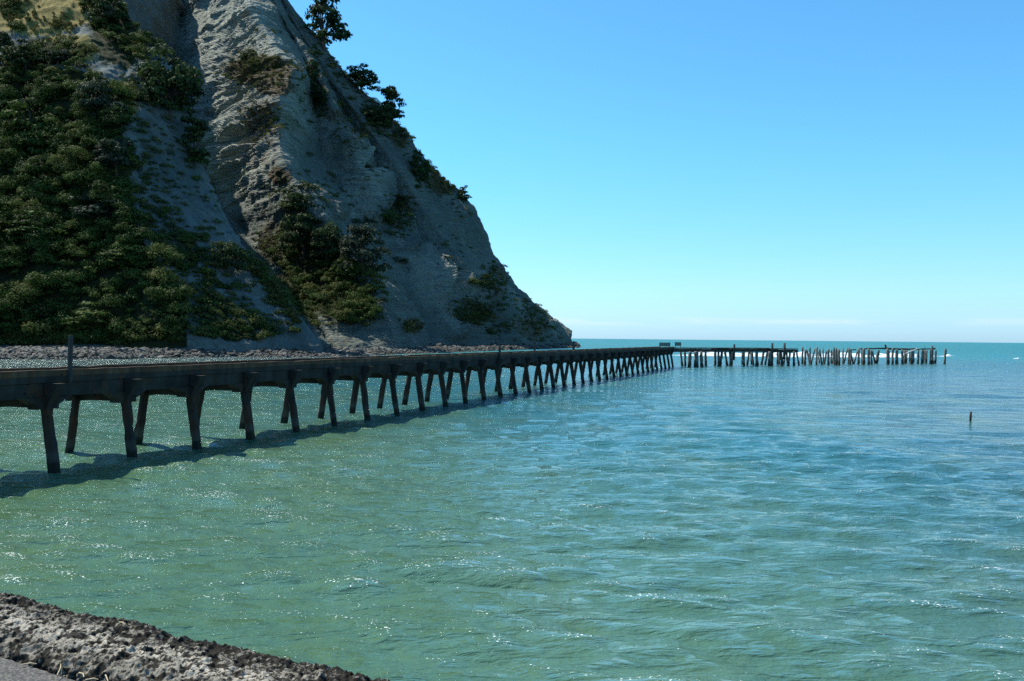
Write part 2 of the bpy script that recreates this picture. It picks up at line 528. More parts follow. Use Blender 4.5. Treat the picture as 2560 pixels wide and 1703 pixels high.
    rough = n.math('MAXIMUM', n.rng(foam_glint, 0, 1, 0.0, 0.7), n.math('ADD', n.rng(yy, 20, 220, 0.015, 0.26), n.rng(yy, 220, 700, 0.0, 0.14)))
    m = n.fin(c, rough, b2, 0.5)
    n.bs.inputs['IOR'].default_value = 1.85
    n.bs.inputs['Specular Tint'].default_value = (0.62, 0.95, 1.0, 1)
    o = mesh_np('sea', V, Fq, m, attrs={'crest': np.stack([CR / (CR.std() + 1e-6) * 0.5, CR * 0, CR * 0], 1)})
    tag(o, kind='structure')
    return o
build_sea()

# ------------------------------------------------------------------ headland terrain, lofted between ridge and gully lines
def loft(rails, cols, rows, ytop_pow=1.0):
    """rails: lists of (px, py, d) from top to foot -> world grid (rows, ncols, 3)"""
    t = np.linspace(0, 1, rows)
    lines = []
    for r in rails:
        pts = np.array([P(*q) for q in r])
        py = np.array([q[1] for q in r], float)
        u = (py - py[0]) / (py[-1] - py[0])
        lines.append(np.stack([np.interp(t, u, pts[:, k]) for k in range(3)], 1))
    out = []
    for i in range(len(lines) - 1):
        c = cols[i] if isinstance(cols, (list, tuple)) else cols
        for j in range(c):
            s = j / c
            out.append(lines[i] * (1 - s) + lines[i + 1] * s)
    out.append(lines[-1])
    return np.stack(out, 1)

def grid_normals(g):
    du = np.gradient(g, axis=1)
    dv = np.gradient(g, axis=0)
    n = np.cross(dv, du)
    return n / (np.linalg.norm(n, axis=2, keepdims=True) + 1e-9)

def smooth_grid(g, it=2):
    for _ in range(it):
        h = g.copy()
        h[1:-1, 1:-1] = 0.5 * g[1:-1, 1:-1] + 0.125 * (g[:-2, 1:-1] + g[2:, 1:-1] + g[1:-1, :-2] + g[1:-1, 2:])
        g = h
    return g

def grid_faces(r, c):
    idx = np.arange(r * c).reshape(r, c)
    return np.stack([idx[:-1, :-1].ravel(), idx[1:, :-1].ravel(), idx[1:, 1:].ravel(), idx[:-1, 1:].ravel()], 1)

# each list: photo pixel x, y and distance ahead, top -> foot
A_RAILS = [
    [(-1500, -700, 400), (-1500, 300, 300), (-1500, 872, 235)],
    [(-500, -420, 430), (-500, 0, 360), (-500, 400, 300), (-500, 872, 240)],
    [(0, -260, 440), (0, 75, 352), (0, 130, 338), (0, 400, 305), (0, 700, 272), (0, 868, 255)],
    [(110, -230, 440), (110, 70, 350), (110, 130, 338), (130, 400, 303), (170, 700, 270), (230, 870, 256)],
    [(195, -190, 440), (205, 40, 354), (225, 100, 335), (310, 300, 304), (325, 480, 288), (400, 700, 270), (490, 872, 258)],
    [(235, -170, 440), (300, 0, 360), (379, 119, 345), (440, 209, 336), (470, 306, 330), (487, 397, 324), (530, 469, 318), (591, 587, 308), (625, 640, 302), (690, 705, 294), (752, 800, 286), (800, 874, 280)],
    [(215, -160, 470), (262, 0, 430), (335, 119, 420), (395, 209, 412), (430, 306, 404), (455, 397, 396), (495, 469, 388), (560, 587, 372), (600, 640, 360), (665, 705, 340), (735, 800, 316), (792, 874, 300)],
    [(150, -100, 560), (200, 0, 530), (300, 119, 500), (350, 209, 480), (400, 306, 470), (430, 397, 460), (470, 469, 450), (530, 587, 430), (580, 640, 410), (640, 705, 380), (715, 800, 350), (780, 874, 330)],
]
B_RAILS = [
    [(180, -30, 575), (190, 0, 560), (250, 119, 540), (300, 209, 520), (340, 306, 500), (380, 400, 480), (440, 520, 455), (520, 620, 420), (600, 720, 380), (700, 800, 340), (790, 874, 310)],
    [(278, -30, 500), (290, 0, 476), (335, 119, 468), (395, 209, 458), (425, 306, 452), (450, 397, 446), (490, 480, 436), (560, 587, 408), (640, 680, 372), (730, 770, 335), (835, 876, 305)],
    [(480, -60, 668), (470, -30, 655), (452, 60, 625), (436, 140, 584), (412, 220, 556), (436, 306, 528), (462, 397, 500), (515, 470, 476), (598, 560, 446), (655, 625, 422), (720, 690, 396), (785, 775, 362), (850, 876, 330)],
    [(565, -110, 600), (590, -40, 560), (645, 60, 522), (735, 190, 474), (706, 262, 456), (699, 325, 440), (702, 397, 424), (724, 443, 414), (800, 540, 398), (870, 620, 384), (940, 730, 366), (975, 800, 352), (1000, 878, 340)],
    [(635, -130, 600), (650, -60, 570), (710, 60, 560), (780, 190, 545), (775, 262, 530), (785, 325, 515), (800, 397, 505), (845, 470, 492), (900, 550, 470), (950, 640, 448), (1000, 730, 424), (1045, 810, 410), (1075, 878, 402)],
    [(642, -130, 600), (660, -55, 566), (725, 70, 552), (800, 195, 530), (830, 270, 512), (862, 350, 497), (895, 425, 484), (935, 510, 468), (1000, 610, 448), (1050, 690, 432), (1105, 770, 420), (1150, 830, 412), (1175, 879, 408)],
    [(648, -130, 605), (668, -50, 575), (740, 75, 566), (815, 200, 552), (868, 290, 536), (905, 370, 524), (945, 450, 512), (985, 530, 500), (1050, 620, 482), (1115, 700, 468), (1170, 775, 458), (1220, 835, 452), (1245, 879, 450)],
    [(654, -125, 605), (676, -48, 572), (750, 78, 560), (830, 200, 545), (895, 285, 528), (950, 360, 514), (1000, 430, 504), (1040, 500, 496), (1100, 590, 486), (1165, 680, 478), (1235, 765, 472), (1285, 830, 468), (1310, 877, 466)],
    [(660, -115, 605), (690, -30, 566), (765, 82, 562), (828, 172, 560), (880, 226, 558), (945, 280, 556), (1005, 350, 554), (1035, 400, 552), (1075, 460, 550), (1130, 540, 548), (1185, 640, 546), (1262, 735, 546), (1335, 815, 548), (1375, 876, 550)],
    [(640, -100, 615), (700, 2, 580), (760, 65, 580), (826, 152, 580), (869, 203, 580), (945, 262, 580), (1015, 340, 580), (1043, 383, 580), (1075, 420, 582), (1119, 469, 584), (1151, 496, 584), (1178, 523, 585), (1200, 566, 586), (1211, 608, 586), (1238, 652, 587), (1265, 695, 588), (1292, 728, 590), (1341, 766, 592), (1379, 798, 596), (1401, 831, 600), (1420, 853, 604), (1431, 874, 606)],
    [(630, -90, 720), (690, 20, 690), (826, 180, 690), (945, 290, 690), (1043, 410, 690), (1119, 500, 690), (1178, 560, 690), (1211, 640, 690), (1265, 720, 690), (1341, 790, 690), (1400, 840, 690), (1425, 872, 690)],
    [(600, -30, 860), (660, 80, 830), (800, 240, 830), (920, 350, 830), (1010, 470, 830), (1090, 560, 830), (1150, 620, 830), (1190, 690, 830), (1245, 760, 830), (1320, 810, 830), (1390, 850, 830), (1415, 868, 830)],
]

def in_ellipses(pp, zones):
    r = np.zeros(len(pp))
    for cx, cy, rx, ry, s in zones:
        d = ((pp[:, 0] - cx) / rx) ** 2 + ((pp[:, 1] - cy) / ry) ** 2
        r = np.maximum(r, s * np.clip(1.35 - d, 0, 1))
    return r

def in_poly(pp, poly):
    x, y = pp[:, 0], pp[:, 1]
    c = np.zeros(len(pp), bool)
    n = len(poly)
    for i in range(n):
        x1, y1 = poly[i]; x2, y2 = poly[(i + 1) % n]
        cond = ((y1 > y) != (y2 > y)) & (x < (x2 - x1) * (y - y1) / (y2 - y1 + 1e-12) + x1)
        c ^= cond
    return c

BED = np.array([-0.22, 0.10, 0.97])      # normal of the bedding planes

def steepen(rail, k=0.45, ref=150.0):
    py = [q[1] for q in rail]
    d0 = float(np.interp(ref, py, [q[2] for q in rail]))
    return [(x, y, d if y <= ref else d0 + (d - d0) * k) for x, y, d in rail]
B_RAILS = [steepen(r, (1.0, 1.0, 1.0, 1.0, 0.55, 0.45, 0.45, 0.45, 0.45)[i]) if i < 9 else r for i, r in enumerate(B_RAILS)]

def push(i, amount, y0, y1):
    B_RAILS[i] = [(x, y, d + amount * max(0.0, min(1.0, (y - y0) / (y1 - y0)))) for x, y, d in B_RAILS[i]]
push(1, 34, 40, 200); push(4, -24, 200, 420); push(5, -8, 230, 420); push(6, -20, 400, 680); push(7, -12, 480, 680)

def build_cliff():
    g = loft(B_RAILS, [40, 60, 70, 60, 55, 50, 50, 60, 60, 26, 14], 720)
    g = smooth_grid(g, 3)
    R, C, _ = g.shape
    N = grid_normals(g).reshape(-1, 3)
    v = g.reshape(-1, 3)
    warp = np.stack([vnoise(v / 30, 91), vnoise(v / 30, 92), vnoise(v / 30, 93)], 1) * 9
    vw = v + warp
    pp0 = project(v)
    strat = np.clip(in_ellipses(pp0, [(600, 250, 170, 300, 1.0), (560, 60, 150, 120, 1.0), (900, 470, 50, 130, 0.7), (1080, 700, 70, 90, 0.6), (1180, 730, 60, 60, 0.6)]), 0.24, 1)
    d = 3.6 * fbm(vw / 42, 3, 1, 0.5, True) + (0.9 + 0.2 * strat) * fbm(vw / 14, 3, 21, 0.55, True) + (0.45 + 0.25 * strat) * fbm(v / 4.5, 3, 41, 0.6) + 0.26 * fbm(v / 1.5, 2, 47, 0.6, True)
    for cx, cy, rx, ry, am in ((866, 385, 34, 46, 7), (918, 490, 44, 62, 8), (1000, 598, 26, 40, 6), (1062, 690, 50, 66, 8), (1168, 732, 58, 44, 7), (800, 515, 60, 40, 5), (1120, 800, 40, 50, 6), (1245, 760, 40, 50, 6), (1385, 835, 26, 30, 4), (1135, 530, 16, 22, 3)):
        u_, w_ = (pp0[:, 0] - cx) / rx, (pp0[:, 1] - cy) / ry
        u_ = u_ - 0.45 * w_
        d += am * np.clip(u_ * 0.5 + 0.5, 0, 1) * np.clip((1.25 - u_ * u_ - w_ * w_) * 2.5, 0, 1) 
    b = v @ BED + 2.5 * vnoise(v / 25, 61) + 0.8 * vnoise(v / 7, 62)
    led = np.zeros(len(v))
    st = v[:, 0] * 0.9 + v[:, 1] * 0.3
    for per, amp, ln, sd in ((9.0, 2.6, 26, 71), (4.2, 1.6, 13, 72), (1.9, 0.6, 6, 73)):
        bb = b + 0.16 * per * vnoise(v / (per * 1.3), sd + 5)
        x = bb / per
        k = np.floor(x); fr = x - k
        e0 = vnoise(np.stack([k * 7.31, st / ln, k * 3.7], 1), sd)
        e1 = vnoise(np.stack([(k + 1) * 7.31, st / ln, (k + 1) * 3.7], 1), sd)
        w = np.clip((fr - 0.80) / 0.20, 0, 1)
        led += amp * (e0 * (1 - w) + e1 * w + 0.25 * (fr - 0.5) * (1 - w))
    mod = np.clip(0.75 + 0.8 * vnoise(v / 33, 81), 0.15, 1.5) * strat * (1.1 + 0.9 * in_ellipses(pp0, [(610, 330, 110, 190, 1.0)]))
    d = d + led * mod
    edge = np.ones((R, C)); edge = edge.ravel()
    # vertical rills
    v2 = v + N * d[:, None] * edge[:, None]
    v2[:, 2] = np.where(np.repeat(np.arange(R), C) == R - 1, -2.0, v2[:, 2])
    g2 = v2.reshape(R, C, 3)
    N2 = grid_normals(smooth_grid(g2, 3)).reshape(-1, 3)
    pp = project(v2)
    slope = np.clip((N2[:, 2] - 0.52) / 0.25, 0, 1) * 0.4
    dryz = in_ellipses(pp, [(650, 175, 100, 45, 1), (690, 215, 60, 30, 0.9), (655, 300, 60, 55, 0.65), (640, 400, 45, 40, 0.5), (700, 440, 35, 30, 0.9),
                            (880, 365, 45, 40, 0.5), (840, 290, 40, 20, 0.7), (1000, 345, 30, 40, 0.7), (1110, 450, 50, 45, 0.9),
                            (830, 535, 50, 70, 0.5), (930, 560, 60, 50, 0.5), (740, 690, 35, 40, 0.9), (770, 770, 25, 60, 0.6), (1160, 770, 60, 40, 0.6),
                            (1030, 815, 35, 25, 0.8), (1240, 700, 35, 50, 0.7), (1330, 820, 50, 35, 0.7), (680, 600, 40, 60, 0.7), (600, 130, 60, 30, 0.5)])
    grnz = in_ellipses(pp, [(800, 700, 120, 110, 1), (880, 760, 80, 60, 0.9), (700, 620, 60, 60, 0.8), (1000, 540, 50, 50, 0.7), (1180, 780, 60, 35, 0.8),
                            (1225, 700, 30, 50, 0.6), (800, 250, 30, 60, 0.7), (1340, 790, 40, 40, 0.6), (900, 330, 60, 40, 0.4), (960, 290, 60, 40, 0.5), (720, 800, 60, 50, 0.7)])
    def lit_scar_at(cx, cy, rx, ry, lean):
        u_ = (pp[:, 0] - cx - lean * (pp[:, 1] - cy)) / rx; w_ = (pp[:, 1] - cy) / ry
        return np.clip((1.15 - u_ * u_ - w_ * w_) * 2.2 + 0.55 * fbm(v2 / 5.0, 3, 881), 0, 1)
    lit_scar = np.zeros(len(v2))  # pale rubble that also puts slivers of sun into the rock colour
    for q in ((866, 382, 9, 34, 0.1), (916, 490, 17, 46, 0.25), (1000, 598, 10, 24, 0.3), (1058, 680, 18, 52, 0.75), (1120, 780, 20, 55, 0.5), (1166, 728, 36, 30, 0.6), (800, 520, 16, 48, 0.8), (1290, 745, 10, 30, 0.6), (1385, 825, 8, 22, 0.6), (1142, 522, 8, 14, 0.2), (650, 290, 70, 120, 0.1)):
        lit_scar = np.maximum(lit_scar, lit_scar_at(*q))
    red = np.clip(np.maximum(slope * 0.9, dryz * 0.85), 0, 1)
    grn = np.clip(grnz * 0.85, 0, 1)
    toe = np.clip((2.0 - v2[:, 2]) / 2.0, 0, 1)
    o = mesh_np('cliff', v2, grid_faces(R, C), M_ROCK, smooth=False, attrs={'mask': np.stack([red, grn, toe], 1), 'fresh_lit': np.stack([np.clip(strat - 0.24, 0, 1), lit_scar, lit_scar], 1)})
    tag(o, kind='structure')
    return v2, N2, pp

BUSH_POLY = [(-1000, 165), (-400, 165), (60, 160), (110, 165), (205, 178), (240, 195), (310, 230), (300, 330), (345, 400), (310, 480), (320, 560), (370, 620), (420, 720), (460, 790), (470, 862), (-1000, 866)]
RIDGE_POLY = [(205, -30), (290, -30), (330, 70), (400, 130), (420, 200), (380, 230), (330, 160), (250, 90), (205, 40)]

def build_hill():
    g = loft(A_RAILS, [24, 40, 60, 60, 90, 26, 14], 420)
    g = smooth_grid(g, 4)
    R, C, _ = g.shape
    N = grid_normals(g).reshape(-1, 3)
    v = g.reshape(-1, 3)
    warp = np.stack([vnoise(v / 25, 191), vnoise(v / 25, 192), vnoise(v / 25, 193)], 1) * 6
    d = 4.0 * fbm((v + warp) / 32, 3, 101, 0.5) + 1.4 * fbm((v + warp) / 9, 3, 121, 0.55, True) + 0.5 * fbm(v / 2.6, 3, 141, 0.6)
    v2 = v + N * d[:, None]
    v2[:, 2] = np.where(np.repeat(np.arange(R), C) == R - 1, -2.0, v2[:, 2])
    g2 = v2.reshape(R, C, 3)
    N2 = grid_normals(smooth_grid(g2, 3)).reshape(-1, 3)
    pp = project(v2)
    bush = in_poly(pp, BUSH_POLY).astype(float)
    dry = in_ellipses(pp, [(90, 20, 150, 75, 1.2), (170, 125, 110, 45, 0.8), (-200, -50, 300, 150, 1.2), (320, 230, 25, 45, 0.7), (325, 275, 20, 25, 0.8)])
    dry = np.maximum(dry, (pp[:, 1] < 30) * 0.7)
    grn = np.maximum(bush * 0.95, in_ellipses(pp, [(300, 80, 80, 100, 1), (110, 135, 130, 32, 0.8), (470, 630, 40, 60, 0.7), (650, 660, 30, 50, 0.9), (700, 730, 30, 50, 0.8), (600, 830, 90, 30, 0.7), (530, 780, 60, 70, 0.6), (390, 560, 40, 50, 0.5)]))
    dry = np.where(bush > 0.5, 0.1, dry)
    o = mesh_np('hill', v2, grid_faces(R, C), M_HILL, attrs={'mask': np.stack([np.clip(dry, 0, 1), np.clip(grn, 0, 1), dry * 0], 1)})
    tag(o, kind='structure')
    return v2, N2, pp

CV, CN, CP = build_cliff()
HV, HN, HP = build_hill()

def surf(px, py, which=None, tol=5.0):
    """the terrain point seen nearest to photo pixel (px, py)"""
    best = None
    for nm, v, nn, pp in (('cliff', CV, CN, CP), ('hill', HV, HN, HP)):
        if which and nm != which: continue
        d = np.hypot(pp[:, 0] - px, pp[:, 1] - py)
        ok = d < tol
        if not ok.any(): ok = d < d.min() + 3
        i = np.where(ok)[0][np.argmin(pp[ok, 2])]
        if best is None or pp[i, 2] < best[1]: best = (v[i], pp[i, 2], nn[i])
    return best

# ------------------------------------------------------------------ beach
SHORE = [(-1500, 190), (-500, 203), (0, 209), (200, 213), (400, 236), (560, 250), (700, 254), (850, 272), (1000, 315), (1150, 378), (1300, 470), (1400, 550), (1436, 600), (1440, 660)]
FOOT = [(-1500, 250), (-500, 258), (0, 268), (230, 272), (490, 275), (620, 282), (760, 310), (880, 410), (1010, 440), (1180, 490), (1310, 530), (1375, 580), (1410, 635), (1415, 690)]
def build_beach():
    cols, rows = 420, 40
    s = np.linspace(0, 1, cols)
    sp = np.array([P(px, 850, d)[:2] for px, d in SHORE]); fp = np.array([P(px, 850, d)[:2] for px, d in FOOT])
    u = np.linspace(0, 1, len(SHORE))
    S = np.stack([np.interp(s, u, sp[:, k]) for k in (0, 1)], 1); Fo = np.stack([np.interp(s, u, fp[:, k]) for k in (0, 1)], 1)
    t = np.linspace(-0.25, 1, rows)[:, None, None]
    xy = S[None] * (1 - t) + Fo[None] * t
    tt = np.broadcast_to(t[..., 0], xy.shape[:2]).ravel()
    q = np.stack([xy[..., 0].ravel(), xy[..., 1].ravel(), np.zeros(xy[..., 0].size)], 1)
    low = in_gap(q)
    z = np.where(tt < 0.25, tt * 5.0, 1.25 + (tt - 0.25) * 1.6) * low + 0.35 * fbm(q / 9, 3, 301) + 0.15 * fbm(q / 2, 3, 311)
    q[:, 2] = np.where(tt < -0.1, -1.2, z)
    m = mat_plain('shingle', (0.025, 0.026, 0.024), (0.075, 0.075, 0.068), 2.5, 0.9, 0.8, 0.15)
    o = mesh_np('beach', q, grid_faces(rows, cols)[:, ::-1], m)
    tag(o, kind='structure')
    return q, tt, low

def in_gap(q):
    """the shingle thins out where the toe of the hill reaches the water"""
    pp = project(q + np.array([0, 0, 1.0]))
    a = np.exp(-((pp[:, 0] - 590) / 40) ** 2)
    b = np.exp(-((pp[:, 0] - 930) / 60) ** 2)
    return 1 - 0.5 * np.maximum(a, 0.3 * b)
BQ, BT, BL = build_beach()

def build_beach_rocks():
    """shingle boulders: one mass of stones nobody would count"""
    rng = np.random.default_rng(3)
    ok = (BT > -0.02) & (BT < 0.8)
    pp = project(BQ)
    w = ok * np.clip(BL, 0, 1) ** 3 * (pp[:, 0] > -250) * (pp[:, 0] < 1460)
    w = w * np.where(BT < 0.55, 1.0, 0.35) * (0.4 + 0.6 * (vnoise(BQ / 12, 331) > -0.3))
    w /= w.sum()
    n = 20000
    pick = rng.choice(len(BQ), n, p=w)
    base = BQ[pick] + np.stack([rng.normal(0, 1.5, n), rng.normal(0, 1.5, n), rng.uniform(-0.1, 0.15, n)], 1)
    size = np.exp(rng.normal(math.log(0.30), 0.45, n)) * (1 + base[:, 1] / 900)
    ico = []
    t = (1 + 5 ** 0.5) / 2
    iv = np.array([(-1, t, 0), (1, t, 0), (-1, -t, 0), (1, -t, 0), (0, -1, t), (0, 1, t), (0, -1, -t), (0, 1, -t), (t, 0, -1), (t, 0, 1), (-t, 0, -1), (-t, 0, 1)]) / 1.9
    fi = np.array([(0, 11, 5), (0, 5, 1), (0, 1, 7), (0, 7, 10), (0, 10, 11), (1, 5, 9), (5, 11, 4), (11, 10, 2), (10, 7, 6), (7, 1, 8), (3, 9, 4), (3, 4, 2), (3, 2, 6), (3, 6, 8), (3, 8, 9), (4, 9, 5), (2, 4, 11), (6, 2, 10), (8, 6, 7), (9, 8, 1)])
    vv = iv[None] * (1 + rng.uniform(-0.28, 0.28, (n, 12, 1)))
    vv = vv * (size[:, None, None] * rng.uniform(0.6, 1.25, (n, 1, 3)) * np.array([1, 1, 0.7]))
    a = rng.uniform(0, 6.28, n); ca, sa = np.cos(a)[:, None], np.sin(a)[:, None]
    x = vv[..., 0] * ca - vv[..., 1] * sa; y = vv[..., 0] * sa + vv[..., 1] * ca
    vv = np.stack([x, y, vv[..., 2]], 2) + base[:, None]
    ff = fi[None] + (np.arange(n) * 12)[:, None, None]
    tint = np.repeat(rng.uniform(0, 1, n) ** 1.5, 12)
    nt = NT('beach_stone')
    at = nt.attr('tint')
    c = nt.mix(at['Red'], (0.018, 0.018, 0.015), (0.14, 0.132, 0.112))
    m = nt.fin(c, 0.8, None, 0.3)
    o = mesh_np('beach_rocks', vv.reshape(-1, 3), ff.reshape(-1, 3), m, smooth=False, attrs={'tint': np.stack([tint, tint, tint], 1)})
    tag(o, 'grey shingle and boulders piled along the foot of the cliff', None, None, 'stuff')
build_beach_rocks()

# ------------------------------------------------------------------ vegetation
def leaf_cloud(centres, normals, size, rng, tint):
    """one small diamond leaf clump per centre"""
    n = len(centres)
    nr = normals + rng.normal(0, 0.38, (n, 3))
    nr /= np.linalg.norm(nr, axis=1, keepdims=True) + 1e-9
    a = np.cross(nr, rng.normal(0, 1, (n, 3)))
    a /= np.linalg.norm(a, axis=1, keepdims=True) + 1e-9
    b = np.cross(nr, a)
    s = (size * rng.uniform(0.6, 1.4, n))[:, None]
    l, w = s * 0.5, s * 0.32 * rng.uniform(0.7, 1.3, (n, 1))
    q = np.stack([centres - a * l, centres + b * w - nr * l * 0.12, centres + a * l, centres - b * w - nr * l * 0.12], 1)
    return q.reshape(-1, 3), np.arange(n * 4).reshape(n, 4), np.repeat(tint, 4, axis=0)

def crown_points(rng, lobes, per, squash=0.62):
    """lobes: (x, y, z, r); returns leaf centres, outward normals and tint"""
    C, N, T = [], [], []
    for (x, y, z, r) in lobes:
        m = int(per * r * r)
        if m < 6: m = 6
        d = rng.normal(0, 1, (m, 3)); d /= np.linalg.norm(d, axis=1, keepdims=True)
        d[:, 2] = np.where(d[:, 2] < -0.25, -d[:, 2] * 0.6, d[:, 2])
        rad = r * rng.uniform(0.72, 1.05, m) * (1 + 0.18 * np.sin(d[:, 0] * 7 + x) * np.cos(d[:, 1] * 6 + y))
        c = d * rad[:, None] * np.array([1, 1, squash]) + np.array([x, y, z])
        C.append(c); N.append(d * np.array([1, 1, 1.4]))
        base = rng.uniform(0.1, 0.7)
        T.append(np.stack([np.clip(base + rng.normal(0, 0.2, m), 0, 1), (rng.uniform(0, 1, m) < 0.08) * rng.uniform(0.3, 1, m), np.zeros(m)], 1))
    return np.concatenate(C), np.concatenate(N), np.concatenate(T)

def dome_lobes(rng, rx, rz, n, style):
    L = []
    for i in range(n):
        a = rng.uniform(0, 2 * math.pi)
        if style == 'layer':
            k = rng.uniform(0, 1)
            rr = rx * (1 - 0.55 * k) * math.sqrt(rng.uniform(0.05, 1))
            L.append((rr * math.cos(a), rr * math.sin(a), rz * (0.14 + 0.82 * k), rx * rng.uniform(0.22, 0.36)))
        else:
            rr = rx * 0.8 * math.sqrt(rng.uniform(0, 1))
            top = math.sqrt(max(0.05, 1 - (rr / rx) ** 2))
            L.append((rr * math.cos(a), rr * math.sin(a), rz * (0.04 + 0.84 * top * rng.uniform(0.12, 1.0)), rx * rng.uniform(0.26, 0.42)))
    return L

PROTO = {}
def tree_proto(kind, idx, mat):
    """unit tree: about 1 high and 1.1 wide, foot at the origin -> crown and trunk meshes"""
    key = (kind, idx, mat.name)
    if key in PROTO: return PROTO[key]
    rng = np.random.default_rng(1000 + idx * 17 + len(kind))
    rnd = random.Random(50 + idx)
    if kind == 'layer':   lobes = dome_lobes(rng, 0.5, 1.0, 38, 'layer'); per, sq = 2800, 0.45
    elif kind == 'dome':  lobes = dome_lobes(rng, 0.54, 0.98, 34, 'dome'); per, sq = 2400, 0.6
    else:                 lobes = dome_lobes(rng, 0.6, 0.8, 18, 'dome'); lobes = [(x, y, z * 0.75, r) for x, y, z, r in lobes]; per, sq = 1300, 0.7
    C, N, T = crown_points(rng, lobes, per, sq)
    q, f, t = leaf_cloud(C, N, 0.068, rng, T)
    crown = mesh_np('crown', q, f, mat, smooth=False, attrs={'tint': t})
    mb = MB()
    lean = rnd.uniform(-0.08, 0.08)
    h = 0.30 if kind != 'shrub' else 0.2
    mb.tube([(0, 0, -0.12), (lean * 0.3, 0, h * 0.5), (lean, 0.02, h)], [0.045, 0.035, 0.026], 7, 0.1)
    for (x, y, z, r) in lobes[::2]:
        m = Vector((x * 0.45 + lean * 0.5, y * 0.45, h + (z - h) * 0.35))
        mb.tube([(lean * 0.8, 0.01, h * 0.8), m, (x, y, z)], [0.022, 0.015, 0.006], 5, 0.1, False)
    trunk = mb.build('trunk', M_BARK, None)
    for o in (crown, trunk): COL.objects.unlink(o)
    PROTO[key] = (crown.data, trunk.data)
    bpy.data.objects.remove(crown); bpy.data.objects.remove(trunk)
    return PROTO[key]

_tree_n = [0]
def tree(kind, name, base, height, width, label, cat, mat=None, idx=0, rot=None, lean=(0, 0), group=None):
    crown, trunk = tree_proto(kind, idx, mat or LEAF_DARK)
    r = empty(name, base)
    _tree_n[0] += 1
    r.rotation_euler = (lean[0], lean[1], rot if rot is not None else _tree_n[0] * 1.7)
    r.scale = (width / 1.1, width / 1.1, height)
    for nm, me in (('crown', crown), ('trunk', trunk)):
        o = bpy.data.objects.new(nm, me); COL.objects.link(o); o.parent = r
    return tag(r, label, cat, group)

